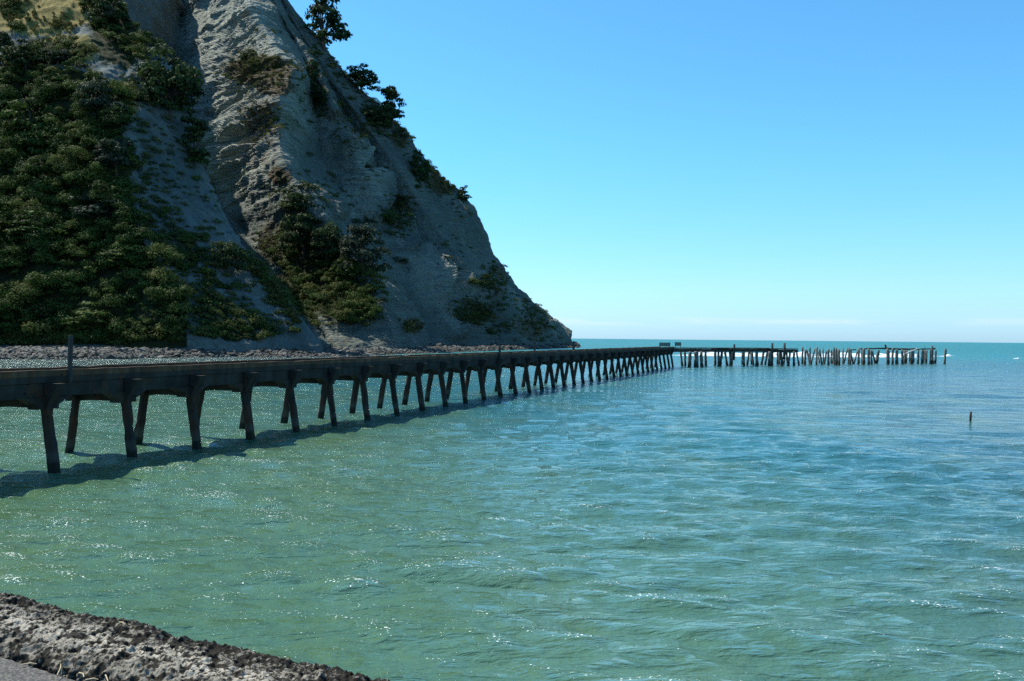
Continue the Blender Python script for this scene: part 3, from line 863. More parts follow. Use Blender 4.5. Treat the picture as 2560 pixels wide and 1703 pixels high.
# crown box in photo pixels x0, x1, y0, y1 -> a tree of that size standing on the terrain below it
TREES = [
    (722, 832, 2, 125, 'layer', 0, LEAF_DARK, 'tall layered dark tree standing highest on the cliff skyline', 'tree', 'cliff', 812),
    (868, 946, 164, 233, 'dome', 1, LEAF_DARK, 'round domed tree on the skyline below the tall layered tree', 'tree', 'cliff', 905),
    (940, 1012, 232, 320, 'layer', 2, LEAF_DARK, 'ragged dark tree on the skyline just seaward of the round domed tree', 'tree', 'cliff', 985),
    (920, 985, 250, 330, 'dome', 3, LEAF_DARK, 'broad dark tree crowding the inland side of the ragged skyline tree', 'tree', 'cliff', 950),
    (990, 1024, 300, 345, 'shrub', 1, LEAF_DARK, 'small dark shrub hanging below the ragged skyline tree', 'shrub', 'cliff', 1005),
    (1027, 1076, 380, 465, 'dome', 4, LEAF_DARK, 'upright dark tree on the steep edge halfway down the skyline', 'tree', 'cliff', 1055),
    (1150, 1186, 467, 508, 'layer', 3, LEAF_DARK, 'small leaning tree on the lowest knob of the skyline above the sea', 'tree', 'cliff', 1163),
    (742, 803, 168, 268, 'layer', 1, LEAF_DARK, 'narrow dark tree on the arete at the edge of the bare shaded wall', 'tree', 'cliff', 782),
    (594, 634, 113, 146, 'shrub', 2, LEAF_OLIVE, 'lone shrub on the sunlit rock above the brown ledge', 'shrub', 'cliff', 614),
    (695, 800, 462, 545, 'dome', 0, LEAF_DARK, 'dense round tree topping the cluster on the middle spur', 'tree', 'cliff', 748),
    (701, 800, 520, 640, 'dome', 2, LEAF_DARK, 'largest dark tree in the cluster on the middle spur', 'tree', 'cliff', 755),
    (775, 850, 560, 670, 'dome', 5, LEAF_DARK, 'dark tree in the middle of the cluster on the middle spur', 'tree', 'cliff', 812),
    (849, 960, 572, 695, 'dome', 6, LEAF_GREY, 'pale edged rounded tree at the seaward end of the middle spur cluster', 'tree', 'cliff', 905),
    (640, 698, 570, 628, 'shrub', 3, LEAF_PALE, 'yellow green shrub at the inland foot of the middle spur cluster', 'shrub', 'cliff', 668),
    (946, 1024, 505, 562, 'shrub', 4, LEAF_OLIVE, 'green shrub in the gully above the pale rock slivers', 'shrub', 'cliff', 990),
    (1000, 1030, 460, 520, 'shrub', 5, LEAF_DARK, 'thin dark shrub up the gully above the green shrub', 'shrub', 'cliff', 1012),
    (880, 910, 535, 560, 'shrub', 0, LEAF_DARK, 'small dark bush on the shaded wall above the pale edged tree', 'shrub', 'cliff', 895),
    (908, 938, 532, 560, 'shrub', 1, LEAF_DARK, 'small dark bush on the shaded wall nearer the green gully shrub', 'shrub', 'cliff', 922),
    (990, 1022, 628, 658, 'shrub', 2, LEAF_DARK, 'dark brown bush alone on the lower shaded wall', 'shrub', 'cliff', 1006),
    (1185, 1240, 665, 725, 'shrub', 6, LEAF_OLIVE, 'olive bush on the slope above the broad pale rubble patch', 'shrub', 'cliff', 1213),
    (382, 523, 137, 300, 'dome', 7, LEAF_DARK, 'big dark rounded tree on the crest of the front hill', 'tree', 'hill', 430),
    (470, 559, 310, 415, 'layer', 4, LEAF_DARK, 'dark tree leaning out over the edge of the front hill', 'tree', 'hill', 492),
    (480, 530, 355, 410, 'shrub', 3, LEAF_OLIVE, 'sunlit green bush under the leaning edge tree', 'shrub', 'hill', 492),
    (537, 613, 592, 690, 'dome', 8, LEAF_DARK, 'compact dark tree low on the edge of the front hill', 'tree', 'hill', 575),
    (202, 307, 205, 318, 'dome', 9, LEAF_GREY, 'grey green domed tree beside the bare patch on the front hill', 'tree', 'hill', 255),
    (245, 343, 346, 440, 'dome', 10, LEAF_GREY, 'pale grey green tree at the bush edge beside the bare shaded face', 'tree', 'hill', 292),
    (22, 112, 105, 180, 'dome', 1, LEAF_DARK, 'dark rounded tree just under the dry grass slope', 'tree', 'hill', 66),
    (112, 173, 115, 165, 'dome', 3, LEAF_GREY, 'grey green tree under the eroded lip of the grass slope', 'tree', 'hill', 142),
    (173, 220, 125, 170, 'shrub', 4, LEAF_OLIVE, 'small bush next to the bare bank under the grass slope', 'shrub', 'hill', 196),
    (228, 306, -10, 75, 'layer', 5, LEAF_DARK, 'dark tree on the hill crest at the top of the photo', 'tree', 'hill', 265),
    (-10, 30, 80, 135, 'dome', 6, LEAF_DARK, 'dark tree at the edge of the photo below the grass slope', 'tree', 'hill', 8),
    (118, 168, 185, 245, 'shrub', 5, LEAF_OLIVE, 'bright topped shrub below the grey green tree under the eroded lip', 'shrub', 'hill', 143),
    (20, 135, 250, 365, 'dome', 0, LEAF_OLIVE, 'broad olive tree high in the bush on the front hill', 'tree', 'hill', 75),
    (135, 192, 296, 350, 'shrub', 6, LEAF_DARK, 'dark rounded shrub beside the broad olive tree', 'shrub', 'hill', 163),
    (190, 312, 480, 560, 'dome', 2, LEAF_GREY, 'wide grey green tree in the middle of the bush', 'tree', 'hill', 250),
    (40, 170, 535, 610, 'dome', 4, LEAF_OLIVE, 'wide yellow green tree in the lower half of the bush', 'tree', 'hill', 105),
    (250, 370, 615, 680, 'dome', 5, LEAF_OLIVE, 'sunlit olive tree at the seaward edge of the lower bush', 'tree', 'hill', 310),
    (390, 460, 735, 800, 'shrub', 0, LEAF_OLIVE, 'last green shrub of the bush towards the shaded toe', 'shrub', 'hill', 425),
    (180, 290, 760, 830, 'dome', 7, LEAF_OLIVE, 'spreading olive tree just above the shingle beach', 'tree', 'hill', 235),
]
def plant_trees():
    for (x0, x1, y0, y1, kind, idx, mat, label, cat, where, bx) in TREES:
        by = y1 - (4 if cat == 'tree' else 2)
        p, dep, nn = surf(bx, by, where)
        hgt = (y1 - y0) / F0 * dep * 1.16
        wid = (x1 - x0) / F0 * dep * 1.22
        base = Vector(p) - Vector(nn) * 0.2
        t = tree(kind, 'shrub' if cat == 'shrub' else 'cliff_tree' if where == 'cliff' else 'hill_tree', base, hgt, wid, label, cat, mat, idx)
plant_trees()

def build_bush():
    """the thicket on the front hill, which reads as one mass"""
    rng = np.random.default_rng(23)
    m = (in_poly(HP, BUSH_POLY) | in_poly(HP, RIDGE_POLY)) & (HP[:, 2] < 420)
    ids = np.where(m)[0]
    # even cover in world space
    area_w = 1.0 / np.maximum(0.2, 1)
    out = []
    pick = rng.choice(ids, 7000, replace=False)
    keep = []
    cell = {}
    for i in pick:
        p = HV[i]; r = 1.3 + 5.2 * rng.uniform() ** 2.4
        k = (int(p[0] // 3.9), int(p[1] // 3.9), int(p[2] // 3.9))
        if any((k[0] + a, k[1] + b, k[2] + c) in cell for a in (0,) for b in (0,) for c in (0,)): continue
        cell[k] = 1
        keep.append((i, r))
    keep = [(HV[i], r * (0.6 if HP[i, 1] < 215 else 1.0)) for i, r in keep]
    spur = [(640, 590), (700, 600), (760, 640), (850, 660), (950, 680), (972, 790), (900, 830), (800, 800), (730, 720)]
    ids = np.where(in_poly(CP, spur) & (CP[:, 2] < 500))[0]
    keep += [(CV[i], rng.uniform(1.6, 4.2)) for i in rng.choice(ids, 95, replace=False)]
    shade = [(380, 560), (440, 560), (500, 620), (560, 700), (640, 720), (720, 800), (760, 850), (480, 860), (460, 790), (420, 720)]
    ids = np.where(in_poly(HP, shade) & (HP[:, 2] < 420))[0]
    keep += [(HV[i], rng.uniform(1.0, 2.6)) for i in rng.choice(ids, 26, replace=False)]
    Cs, Ns, Ts = [], [], []
    for p, r in keep:
        up = rng.uniform(0, 0.55) * r
        lob = [(0, 0, 0.5 * r + up, r * 0.75)]
        for _ in range(6):
            a = rng.uniform(0, 6.28); q = r * rng.uniform(0.35, 0.95)
            lob.append((q * math.cos(a), q * math.sin(a), r * rng.uniform(0.2, 0.95) + up, r * rng.uniform(0.25, 0.48)))
        c, nn, t = crown_points(rng, lob, 44, 0.8)
        hue = rng.uniform(0, 1)
        t[:, 0] = np.clip(t[:, 0] * 0.8 + hue * 0.35, 0, 1); t[:, 1] += 0.7 * (hue > 0.6) * rng.uniform(0, 1)
        Cs.append(c + p + np.array([0, 0, 0.1])); Ns.append(nn); Ts.append(t)
    C, N, T = np.concatenate(Cs), np.concatenate(Ns), np.concatenate(Ts)
    q, f, t = leaf_cloud(C, N, 0.55, rng, T)
    o = mesh_np('bush', q, f, LEAF_OLIVE, smooth=False, attrs={'tint': t})
    tag(o, 'dense dark and olive green bush covering the front hill', None, None, 'stuff')
build_bush()

def build_scrub():
    """tussock and low scrub scattered over ledges"""
    rng = np.random.default_rng(29)
    zones_c = [(800, 690, 130, 130, 260), (890, 750, 80, 70, 120), (720, 780, 70, 60, 70), (650, 190, 110, 50, 160), (655, 310, 60, 60, 60), (880, 310, 110, 70, 110), (960, 290, 70, 60, 90),
               (1180, 780, 70, 40, 34), (1230, 700, 40, 50, 40), (1340, 800, 60, 60, 60), (1110, 455, 50, 40, 40), (1000, 540, 50, 60, 60), (780, 230, 40, 80, 60), (1060, 430, 30, 60, 40),
               (820, 130, 50, 40, 60), (860, 180, 50, 30, 40), (1000, 330, 40, 40, 50), (920, 420, 40, 60, 25), (640, 120, 80, 60, 35), (1030, 815, 30, 25, 30), (1240, 790, 60, 50, 70), (760, 480, 120, 50, 40), (1300, 790, 50, 60, 40), (1130, 650, 60, 100, 25), (840, 420, 90, 130, 16), (960, 480, 70, 90, 20)]
    zones_c += [(x - 14, y + 12, 22, 16, 8) for x, y in ((760, 65), (800, 118), (826, 152), (848, 180), (869, 205), (905, 232), (945, 262), (985, 300), (1015, 340), (1043, 383), (1075, 420), (1100, 446), (1119, 469), (1151, 496), (1178, 523), (1238, 655), (1265, 697), (1292, 730), (1341, 768), (1379, 800), (1401, 833))]
    zones_h = [(110, 142, 110, 16, 40), (150, 125, 90, 30, 150), (400, 420, 80, 140, 35), (360, 480, 40, 90, 40), (520, 640, 60, 90, 25), (430, 640, 50, 70, 40), (600, 740, 80, 60, 30), (650, 660, 40, 70, 90), (700, 740, 40, 50, 70), (520, 770, 70, 80, 110), (600, 820, 110, 40, 110), (480, 630, 45, 70, 60), (400, 560, 50, 60, 60), (60, 850, 120, 14, 150), (180, 845, 60, 12, 60), (330, 855, 120, 14, 110),
               (390, 300, 60, 120, 60), (440, 450, 60, 80, 40), (20, 20, 24, 24, 40), (45, 75, 16, 10, 12), (320, 230, 30, 50, 30), (530, 520, 30, 60, 25)]
    Cs, Ns, Ts = [], [], []
    for V, PP, zones in ((CV, CP, zones_c), (HV, HP, zones_h)):
        for cx, cy, rx, ry, n in zones:
            d = ((PP[:, 0] - cx) / rx) ** 2 + ((PP[:, 1] - cy) / ry) ** 2
            ids = np.where((d < 1) & (PP[:, 2] < 620))[0]
            if len(ids) == 0: continue
            for i in rng.choice(ids, min(n, len(ids)), replace=False):
                r = rng.uniform(0.5, 1.6) * (1.7 if rng.uniform() < 0.2 else 1)
                c, nn, t = crown_points(rng, [(0, 0, r * 0.4, r), (r * 0.7, 0.2, r * 0.3, r * 0.6), (-0.5 * r, 0.3, r * 0.4, r * 0.6)], 22, 0.75)
                t[:, 1] = rng.uniform(0, 1) ** 2 * 1.3
                Cs.append(c + V[i]); Ns.append(nn); Ts.append(t)
    q, f, t = leaf_cloud(np.concatenate(Cs), np.concatenate(Ns), 0.55, rng, np.concatenate(Ts))
    o = mesh_np('scrub', q, f, LEAF_OLIVE, smooth=False, attrs={'tint': np.clip(t, 0, 1.6)})
    tag(o, 'low scrub and tussock scattered over the cliff ledges', None, None, 'stuff')
build_scrub()

def build_tussock():
    """pale grass tufts on the hill edge, above the beach and on ledges"""
    rng = np.random.default_rng(41)
    spots = []
    edge = [(613, 632), (640, 655), (665, 685), (690, 710), (712, 745), (732, 775), (748, 798)]
    for i in range(len(edge) - 1):
        for _ in range(26):
            u = rng.uniform()
            x = edge[i][0] * (1 - u) + edge[i + 1][0] * u + rng.normal(-6, 9); y = edge[i][1] * (1 - u) + edge[i + 1][1] * u + rng.normal(6, 7)
            spots.append((x, y, 'hill'))
    for cx, cy, rx, ry, n, w in ((75, 852, 60, 10, 60, 'hill'), (165, 848, 22, 12, 30, 'hill'), (10, 850, 30, 12, 20, 'hill'), (40, 35, 60, 30, 60, 'hill'), (150, 60, 40, 20, 40, 'hill'), (320, 255, 14, 30, 25, 'hill'),
                                 (1190, 790, 40, 26, 45, 'cliff'), (1030, 815, 22, 16, 26, 'cliff'), (800, 232, 24, 10, 18, 'cliff'), (655, 165, 80, 26, 70, 'cliff'), (1235, 700, 22, 30, 26, 'cliff'), (1110, 452, 34, 30, 40, 'cliff'), (650, 300, 50, 40, 40, 'cliff'), (895, 330, 30, 16, 18, 'cliff'), (1350, 815, 30, 20, 24, 'cliff')):
        for _ in range(n):
            spots.append((cx + rng.normal(0, 0.5) * rx, cy + rng.normal(0, 0.5) * ry, w))
    V, T = [], []
    for x, y, w in spots:
        p, dep, nn = surf(x, y, w, 4.0)
        m = 26
        h = rng.uniform(0.6, 1.5) * (1 + dep / 900)
        a = rng.uniform(0, 6.28, m); o = rng.uniform(0.15, 0.95, m)
        root = p + np.stack([np.cos(a) * 0.15 * h, np.sin(a) * 0.15 * h, np.full(m, -0.05)], 1)
        tip = root + np.stack([np.cos(a) * o * h * 0.8, np.sin(a) * o * h * 0.8, h * (1.05 - 0.5 * o)], 1)
        side = np.stack([-np.sin(a), np.cos(a), np.zeros(m)], 1) * 0.09 * (1 + dep / 500)
        mid = (root + tip) / 2 + np.array([0, 0, 0.12 * h])
        V.append(np.stack([root, mid - side, tip, mid + side], 1).reshape(-1, 3))
        c = rng.uniform(0.1, 0.9); T.append(np.repeat(np.stack([np.clip(c + rng.normal(0, 0.15, m), 0, 1), rng.uniform(0, 0.5, m), np.zeros(m)], 1), 4, axis=0))
    V, T = np.concatenate(V), np.concatenate(T)
    o = mesh_np('tussock_grass', V, np.arange(len(V)).reshape(-1, 4), LEAF_PALE, smooth=False, attrs={'tint': T})
    tag(o, 'pale green tussock grass on the hill edge and cliff ledges', None, None, 'stuff')
build_tussock()

# ------------------------------------------------------------------ concrete wharf
H_ = CAMZ
WD = np.array([0.3258, 0.9455, 0.0])            # along the wharf, out to sea
WN = np.array([0.9455, -0.3258, 0.0])           # across, towards the camera
BAY = 4.725
PILE_OUT, PILE_IN = 1.95, 1.50                  # pile offset from the centre line at water and at the cap
W0P = np.array([-19.56, 39.4, 0.0]) - WN * PILE_OUT
def wp(s, n, z): return W0P + WD * s + WN * n + np.array([0, 0, z])

KERB_TOP, DECK_TOP, GIRD_BOT, CAP_BOT = 4.42, 4.14, 3.24, 2.74
S0, S1 = -4.6 * BAY, 35.75 * BAY
HW = 1.60

def build_wharf():
    root = empty('concrete_wharf', Vector(wp(S0, 0, 0)))
    tag(root, 'long dark concrete wharf on splayed piles running out from the shore', 'wharf')
    rnd = random.Random(3)
    mb = MB()
    # deck slab with two edge girders and a shallow soffit between
    N = 190
    prof = [(-HW + 0.07, GIRD_BOT), (-HW + 0.42, GIRD_BOT), (-HW + 0.42, 3.72), (HW - 0.42, 3.72), (HW - 0.42, GIRD_BOT), (HW - 0.07, GIRD_BOT), (HW - 0.07, 3.84), (HW, 3.88), (HW, DECK_TOP), (-HW, DECK_TOP), (-HW, 3.88), (-HW + 0.07, 3.84)]
    vs, fs = [], []
    for i in range(N + 1):
        s = S0 + (S1 - S0) * i / N
        for k, (n, z) in enumerate(prof):
            j = rnd.uniform(-0.012, 0.012)
            chip = rnd.uniform(0, 0.10) if (k in (1, 4, 5, 0) and rnd.random() < 0.3) else 0
            vs.append(wp(s, n + j, z + chip + rnd.uniform(-0.01, 0.01)))
    K = len(prof)
    for i in range(N):
        for k in range(K):
            fs.append((i * K + k, i * K + (k + 1) % K, (i + 1) * K + (k + 1) % K, (i + 1) * K + k))
    fs.append(tuple(range(K - 1, -1, -1))); fs.append(tuple(range(N * K, N * K + K)))
    mb.add(vs, fs)
    mb.build('deck', M_CONC, root)
    # kerbs
    for sg in (1, -1):
        kb = MB(); vs, fs = [], []
        for i in range(N + 1):
            s = S0 + (S1 - S0) * i / N
            a, b = sg * (HW + 0.003), sg * (HW - 0.24)
            w = rnd.uniform(-0.012, 0.012); zt = KERB_TOP + rnd.uniform(-0.018, 0.012)
            if rnd.random() < 0.06: zt -= rnd.uniform(0.02, 0.07)
            q = [(a + w, DECK_TOP + 0.003), (a + w, zt), (b + w, zt), (b + w, DECK_TOP + 0.003)]
            if sg < 0: q = q[::-1]
            vs += [wp(s, n, z) for n, z in q]
        for i in range(N):
            for k in range(4):
                fs.append((i * 4 + k, i * 4 + (k + 1) % 4, (i + 1) * 4 + (k + 1) % 4, (i + 1) * 4 + k))
        fs += [(3, 2, 1, 0), tuple(range(N * 4, N * 4 + 4))]
        kb.add(vs, fs)
        kb.build('kerb', M_KERB, root)
    for b in range(-4, 36):
        s = b * BAY
        # cap beam across the bent with haunches each way
        mb = MB()
        tw, bw = 1.22, 0.56
        for n0, n1 in ((-HW - 0.02, -HW + 0.55), (HW - 0.55, HW + 0.02)):
            lo = [(s - bw, n1), (s + bw, n1), (s + bw, n0), (s - bw, n0)]
            hi = [(s - tw, n1), (s + tw, n1), (s + tw, n0), (s - tw, n0)]
            mb.hexa([wp(a, c, CAP_BOT + 0.18) for a, c in lo] + [wp(a, c, GIRD_BOT + 0.012) for a, c in hi])
            mb.hexa([wp(a, c * 1.0, CAP_BOT) for a, c in lo] + [wp(a, c, CAP_BOT + 0.18) for a, c in lo])
        mb.hexa([wp(a, c, CAP_BOT + 0.06) for a, c in ((s - 0.3, HW - 0.55), (s + 0.3, HW - 0.55), (s + 0.3, -HW + 0.55), (s - 0.3, -HW + 0.55))] +
                [wp(a, c, 3.70) for a, c in ((s - 0.3, HW - 0.55), (s + 0.3, HW - 0.55), (s + 0.3, -HW + 0.55), (s - 0.3, -HW + 0.55))])
        cap = mb.build('pier_cap', M_CONC, root)
        # outrigger brackets on both faces
        for sg in (1, -1):
            mb = MB()
            t = 0.24
            o0, o1, top = HW + 0.022, HW + 0.70, 3.86
            low = [(s - t, sg * o0), (s + t, sg * o0), (s + t, sg * (o0 + 0.10)), (s - t, sg * (o0 + 0.10))]
            upp = [(s - t, sg * o0), (s + t, sg * o0), (s + t, sg * o1), (s - t, sg * o1)]
            if sg > 0: low, upp = low[::-1], upp[::-1]
            low = low[::-1]; upp = upp[::-1]
            mb.hexa([wp(a, c, CAP_BOT + 0.02) for a, c in low] + [wp(a, c, top) for a, c in upp])
            mb.build('bracket', M_CONC, cap if False else root)
        # two splayed piles, spalled
        for sg in (1, -1):
            mb = MB()
            segs = 15
            hw = 0.205
            rings = []
            ph = rnd.uniform(0, 6)
            steps = sorted(rnd.uniform(0.05, 0.7) for _ in range(3))
            corner_loss = [[rnd.uniform(0.0, 0.12) if rnd.random() < 0.75 else 0 for _ in range(4)] for _ in range(4)]
            for i in range(segs + 1):
                u = i / segs
                z = CAP_BOT + 0.02 + (-1.6 - CAP_BOT) * u
                n = sg * (PILE_IN + (PILE_OUT - PILE_IN) * (CAP_BOT - z) / CAP_BOT)
                band = sum(1 for q in steps if u > q)
                if u > 0.74: ls = [0, 0, 0, 0]
                else: ls = corner_loss[band]
                c = []
                for k, (a, d) in enumerate(((-1, -1), (1, -1), (1, 1), (-1, 1))):
                    l = ls[k] + rnd.uniform(0, 0.02)
                    # two verts per corner: cut chamfer
                    ch = 0.03 + l
                    if k == 0: c += [(a * hw, d * (hw - ch)), (a * (hw - ch), d * hw)]
                    elif k == 1: c += [(a * (hw - ch), d * hw), (a * hw, d * (hw - ch))]
                    elif k == 2: c += [(a * hw, d * (hw - ch)), (a * (hw - ch), d * hw)]
                    else: c += [(a * (hw - ch), d * hw), (a * hw, d * (hw - ch))]
                rings.append([wp(s + x, n + y, z) for x, y in c])
            vs = [v for r in rings for v in r]
            fs = [(i * 8 + k, (i + 1) * 8 + k, (i + 1) * 8 + (k + 1) % 8, i * 8 + (k + 1) % 8) for i in range(segs) for k in range(8)]
            fs += [tuple(range(8)), tuple(range(segs * 8 + 7, segs * 8 - 1, -1))]
            mb.add(vs, fs)
            mb.build('pile', M_PILE, root)
build_wharf()

def wharf_post(px, n, z0, z1, w, label, lean=0.0):
    """square timber post standing against the wharf, at photo column px"""
    best = min((abs(project([wp(s, n, KERB_TOP)])[0][0] - px), s) for s in np.linspace(-10, 168, 900))
    s = best[1]
    root_loc = Vector(wp(s, n, z0))
    mb = MB()
    hw = w / 2
    vs = []
    for i, u in enumerate((0, 0.5, 0.93, 1.0)):
        k = 0.85 if u == 1.0 else 1.0
        z = z0 + (z1 - z0) * u
        vs += [wp(s + a * hw * k + lean * u, n + c * hw * k, z) for a, c in ((-1, -1), (1, -1), (1, 1), (-1, 1))]
    fs = [(i * 4 + k, (i + 1) * 4 + k, (i + 1) * 4 + (k + 1) % 4, i * 4 + (k + 1) % 4) for i in range(3) for k in range(4)]
    fs += [(0, 1, 2, 3), (15, 14, 13, 12)]
    mb.add(vs, fs)
    o = mb.build('wharf_post', M_TIMBER_DARK, None, loc=root_loc, bevel=0.01)
    return tag(o, label, 'post', 'posts standing along the wharf')
wharf_post(176, HW + 0.09, 3.86, 5.93, 0.15, 'tall square timber post bolted to the near side of the wharf', 0.02)
wharf_post(1250, HW + 0.12, 3.7, 5.15, 0.2, 'short faint post on the near side of the wharf before the skyline foot')
wharf_post(1337, -HW - 0.12, 3.9, 5.75, 0.2, 'thin post on the far side of the wharf in front of the lowest rocks')
wharf_post(1434, -HW - 0.12, 3.9, 5.6, 0.28, 'thicker post on the wharf where the cliff meets the sea')

def bench(px, dep, z, width, label):
    q = P(px, 855, dep)
    c = Vector((q[0], q[1], z))
    r = empty('slatted_bench', c)
    tag(r, label, 'bench', 'benches at the end of the concrete wharf')
    r.rotation_euler = (0, 0, math.radians(-10))
    hw = width / 2
    mb = MB()
    for k in range(5):
        z = 0.34 + k * 0.165
        mb.box(-hw, hw, -0.03, 0.03, z, z + 0.145)
    mb.build('backrest', M_TIMBER_DARK, None, loc=(0, 0, 0)).parent = r
    mb = MB()
    for k in range(3): mb.box(-hw, hw, 0.06 + k * 0.15, 0.19 + k * 0.15, 0.42, 0.46)
    mb.build('seat', M_TIMBER_DARK, None, loc=(0, 0, 0)).parent = r
    for sx in (-1, 1):
        x = sx * (hw - 0.12)
        mb = MB()
        mb.box(x - 0.05, x + 0.05, 0.033, 0.058, 0, 1.16)
        mb.build('leg', M_TIMBER_DARK, None, loc=(0, 0, 0)).parent = r
        mb = MB()
        mb.box(x - 0.05, x + 0.05, 0.40, 0.50, 0, 0.418)
        mb.build('leg', M_TIMBER_DARK, None, loc=(0, 0, 0)).parent = r
bench(1662, 196.0, DECK_TOP + 0.002, 2.3, 'wider slatted timber bench back standing on the wharf end')
bench(1695, 201.6, 4.23, 1.35, 'narrower slatted timber bench back at the very end of the concrete wharf')

# ------------------------------------------------------------------ ruined timber jetty head
def timber_pile(mb, top, bot, r, rnd, square=False):
    """a worn round pile from its top down through the water"""
    top, bot = Vector(top), Vector(bot)
    d = (bot - top)
    pts, rad = [], []
    for i in range(8):
        u = i / 7
        p = top + d * u * 1.0
        p += Vector((rnd.uniform(-0.04, 0.04), rnd.uniform(-0.04, 0.04), 0))
        k = 1.0 + rnd.uniform(-0.12, 0.12)
        if u > 0.72: k *= 1.12
        if i == 0: k *= 0.8
        pts.append(p); rad.append(r * k)
    low = bot + d.normalized() * 1.5
    pts.append(low); rad.append(r)
    mb.tube(pts, rad, 9, 0.12)

def pile_from_px(xt, yt, xb, yb, rpx, rnd):
    b = Pz(xb, yb, 0.0)
    t = P(xt, yt, b[1] + rnd.uniform(-0.3, 0.3))
    r = max(0.13, rpx / F0 * b[1] * 0.5)
    return t, b, r

HEAD_A = np.array(wp(S1, 0, 0)); 
def c1(x, y): return (1600 + x / 5.124, 830 + y / 5.124)
def c2(x, y): return (1980 + x / 5.612, 840 + y / 5.612)

SEC1 = [  # top x, bottom x, bottom y, width (crop units) : piles under the standing deck
    (520, 540, 440, 28), (575, 580, 440, 26), (640, 628, 455, 40), (655, 648, 432, 20), (715, 720, 452, 52), (738, 738, 438, 24), (785, 790, 450, 40), (838, 843, 438, 32), (965, 962, 432, 32), (1008, 1004, 442, 30), (1050, 1026, 440, 34),
    (1088, 1115, 434, 30), (1155, 1162, 436, 36), (1190, 1175, 425, 24), (1312, 1306, 420, 18), (1332, 1332, 438, 24), (1398, 1372, 430, 28), (1432, 1452, 430, 26), (1495, 1496, 440, 38), (1420, 1425, 418, 18),
    (1585, 1556, 425, 30), (1632, 1604, 424, 26), (1662, 1662, 440, 44), (1700, 1690, 436, 26), (1762, 1760, 418, 22), (1790, 1780, 420, 24), (1802, 1822, 434, 34), (1850, 1845, 415, 20), (1872, 1898, 430, 28), (1922, 1900, 432, 26), (1972, 1970, 436, 30), (2004, 2036, 428, 24)]
def build_head():
    rnd = random.Random(9)
    a = np.array(wp(S1 + 0.25, 0, 0))
    e = Pz(*c1(1995, 432)) + np.array([-0.4, 1.5, 0])
    d = e - a; L = np.linalg.norm(d[:2]); d = d / L; d[2] = 0
    n = np.array([d[1], -d[0], 0])
    def hp(s, k, z): return a + d * s + n * k + np.array([0, 0, z])
    root = empty('timber_jetty', Vector(a))
    tag(root, 'decked section of the old timber jetty joining the concrete wharf end', 'jetty')
    # stringers and crossheads and remaining deck
    for k in (-1.6, 0.0, 1.6):
        mb = MB()
        for i in range(8):
            s0, s1 = L * i / 8, L * (i + 1) / 8 - 0.02
            dz = rnd.uniform(-0.06, 0.06) - 0.12 * (i > 5)
            mb.hexa([hp(s0, k + 0.17, 3.28 + dz), hp(s1, k + 0.17, 3.28 + dz), hp(s1, k - 0.17, 3.28 + dz), hp(s0, k - 0.17, 3.28 + dz)][::-1][::-1] +
                    [hp(s0, k + 0.17, 3.92 + dz), hp(s1, k + 0.17, 3.92 + dz), hp(s1, k - 0.17, 3.92 + dz), hp(s0, k - 0.17, 3.92 + dz)])
        mb.build('stringer', M_TIMBER_DARK, root)
    mb = MB()
    s = 0.0
    while s < L - 0.3:
        w = rnd.uniform(0.2, 0.28)
        frac = s / L
        miss = 0.04 if frac < 0.25 else 0.30
        if rnd.random() > miss:
            z0 = 4.0 + rnd.uniform(-0.02, 0.03) - (0.12 if frac > 0.75 else 0); z1 = z0 + 0.20
            k0, k1 = -2.1 + rnd.uniform(-0.25, 0.2), 2.1 + rnd.uniform(-0.2, 0.25)
            mb.hexa([hp(s, k1, z0), hp(s + w, k1, z0), hp(s + w, k0, z0), hp(s, k0, z0), hp(s, k1, z1), hp(s + w, k1, z1), hp(s + w, k0, z1), hp(s, k0, z1)])
        s += w + 0.02
    mb.build('deck', M_TIMBER_DARK, root)
    for (xt, xb, yb, w) in SEC1:
        mb = MB()
        bx, by = c1(xb, yb)
        tx, ty = c1(xt, 238)
        t, b, r = pile_from_px(tx, ty, bx, by, w / 5.124, rnd)
        t[2] = 3.43
        timber_pile(mb, t, b, r, rnd)
        mb.build('pile', M_TIMBER, root, smooth=True)
    # fender posts that stand up through the deck edge
    for (x, yt, yb, w) in ((1208, 158, 362, 30), (1696, 142, 345, 30), (1853, 143, 350, 32)):
        px, py = c1(x, yt); qx, qy = c1(x - 8, yb)
        base = hp(0, 0, 0)
        sbest = min((abs(project([hp(s, 2.35, 4.2)])[0][0] - px), s) for s in np.linspace(0, L, 600))[1]
        dep = hp(sbest, 2.35, 0)[1]
        mb = MB(); r = w / 5.124 / F0 * dep * 0.5
        T, B = P(px, py, dep), P(qx, qy, dep)
        mb.tube([T, (T + B) / 2, B], [r * 0.85, r, r], 8, 0.08)
        mb.build('fender_post', M_TIMBER_DARK, root, smooth=True)
build_head()

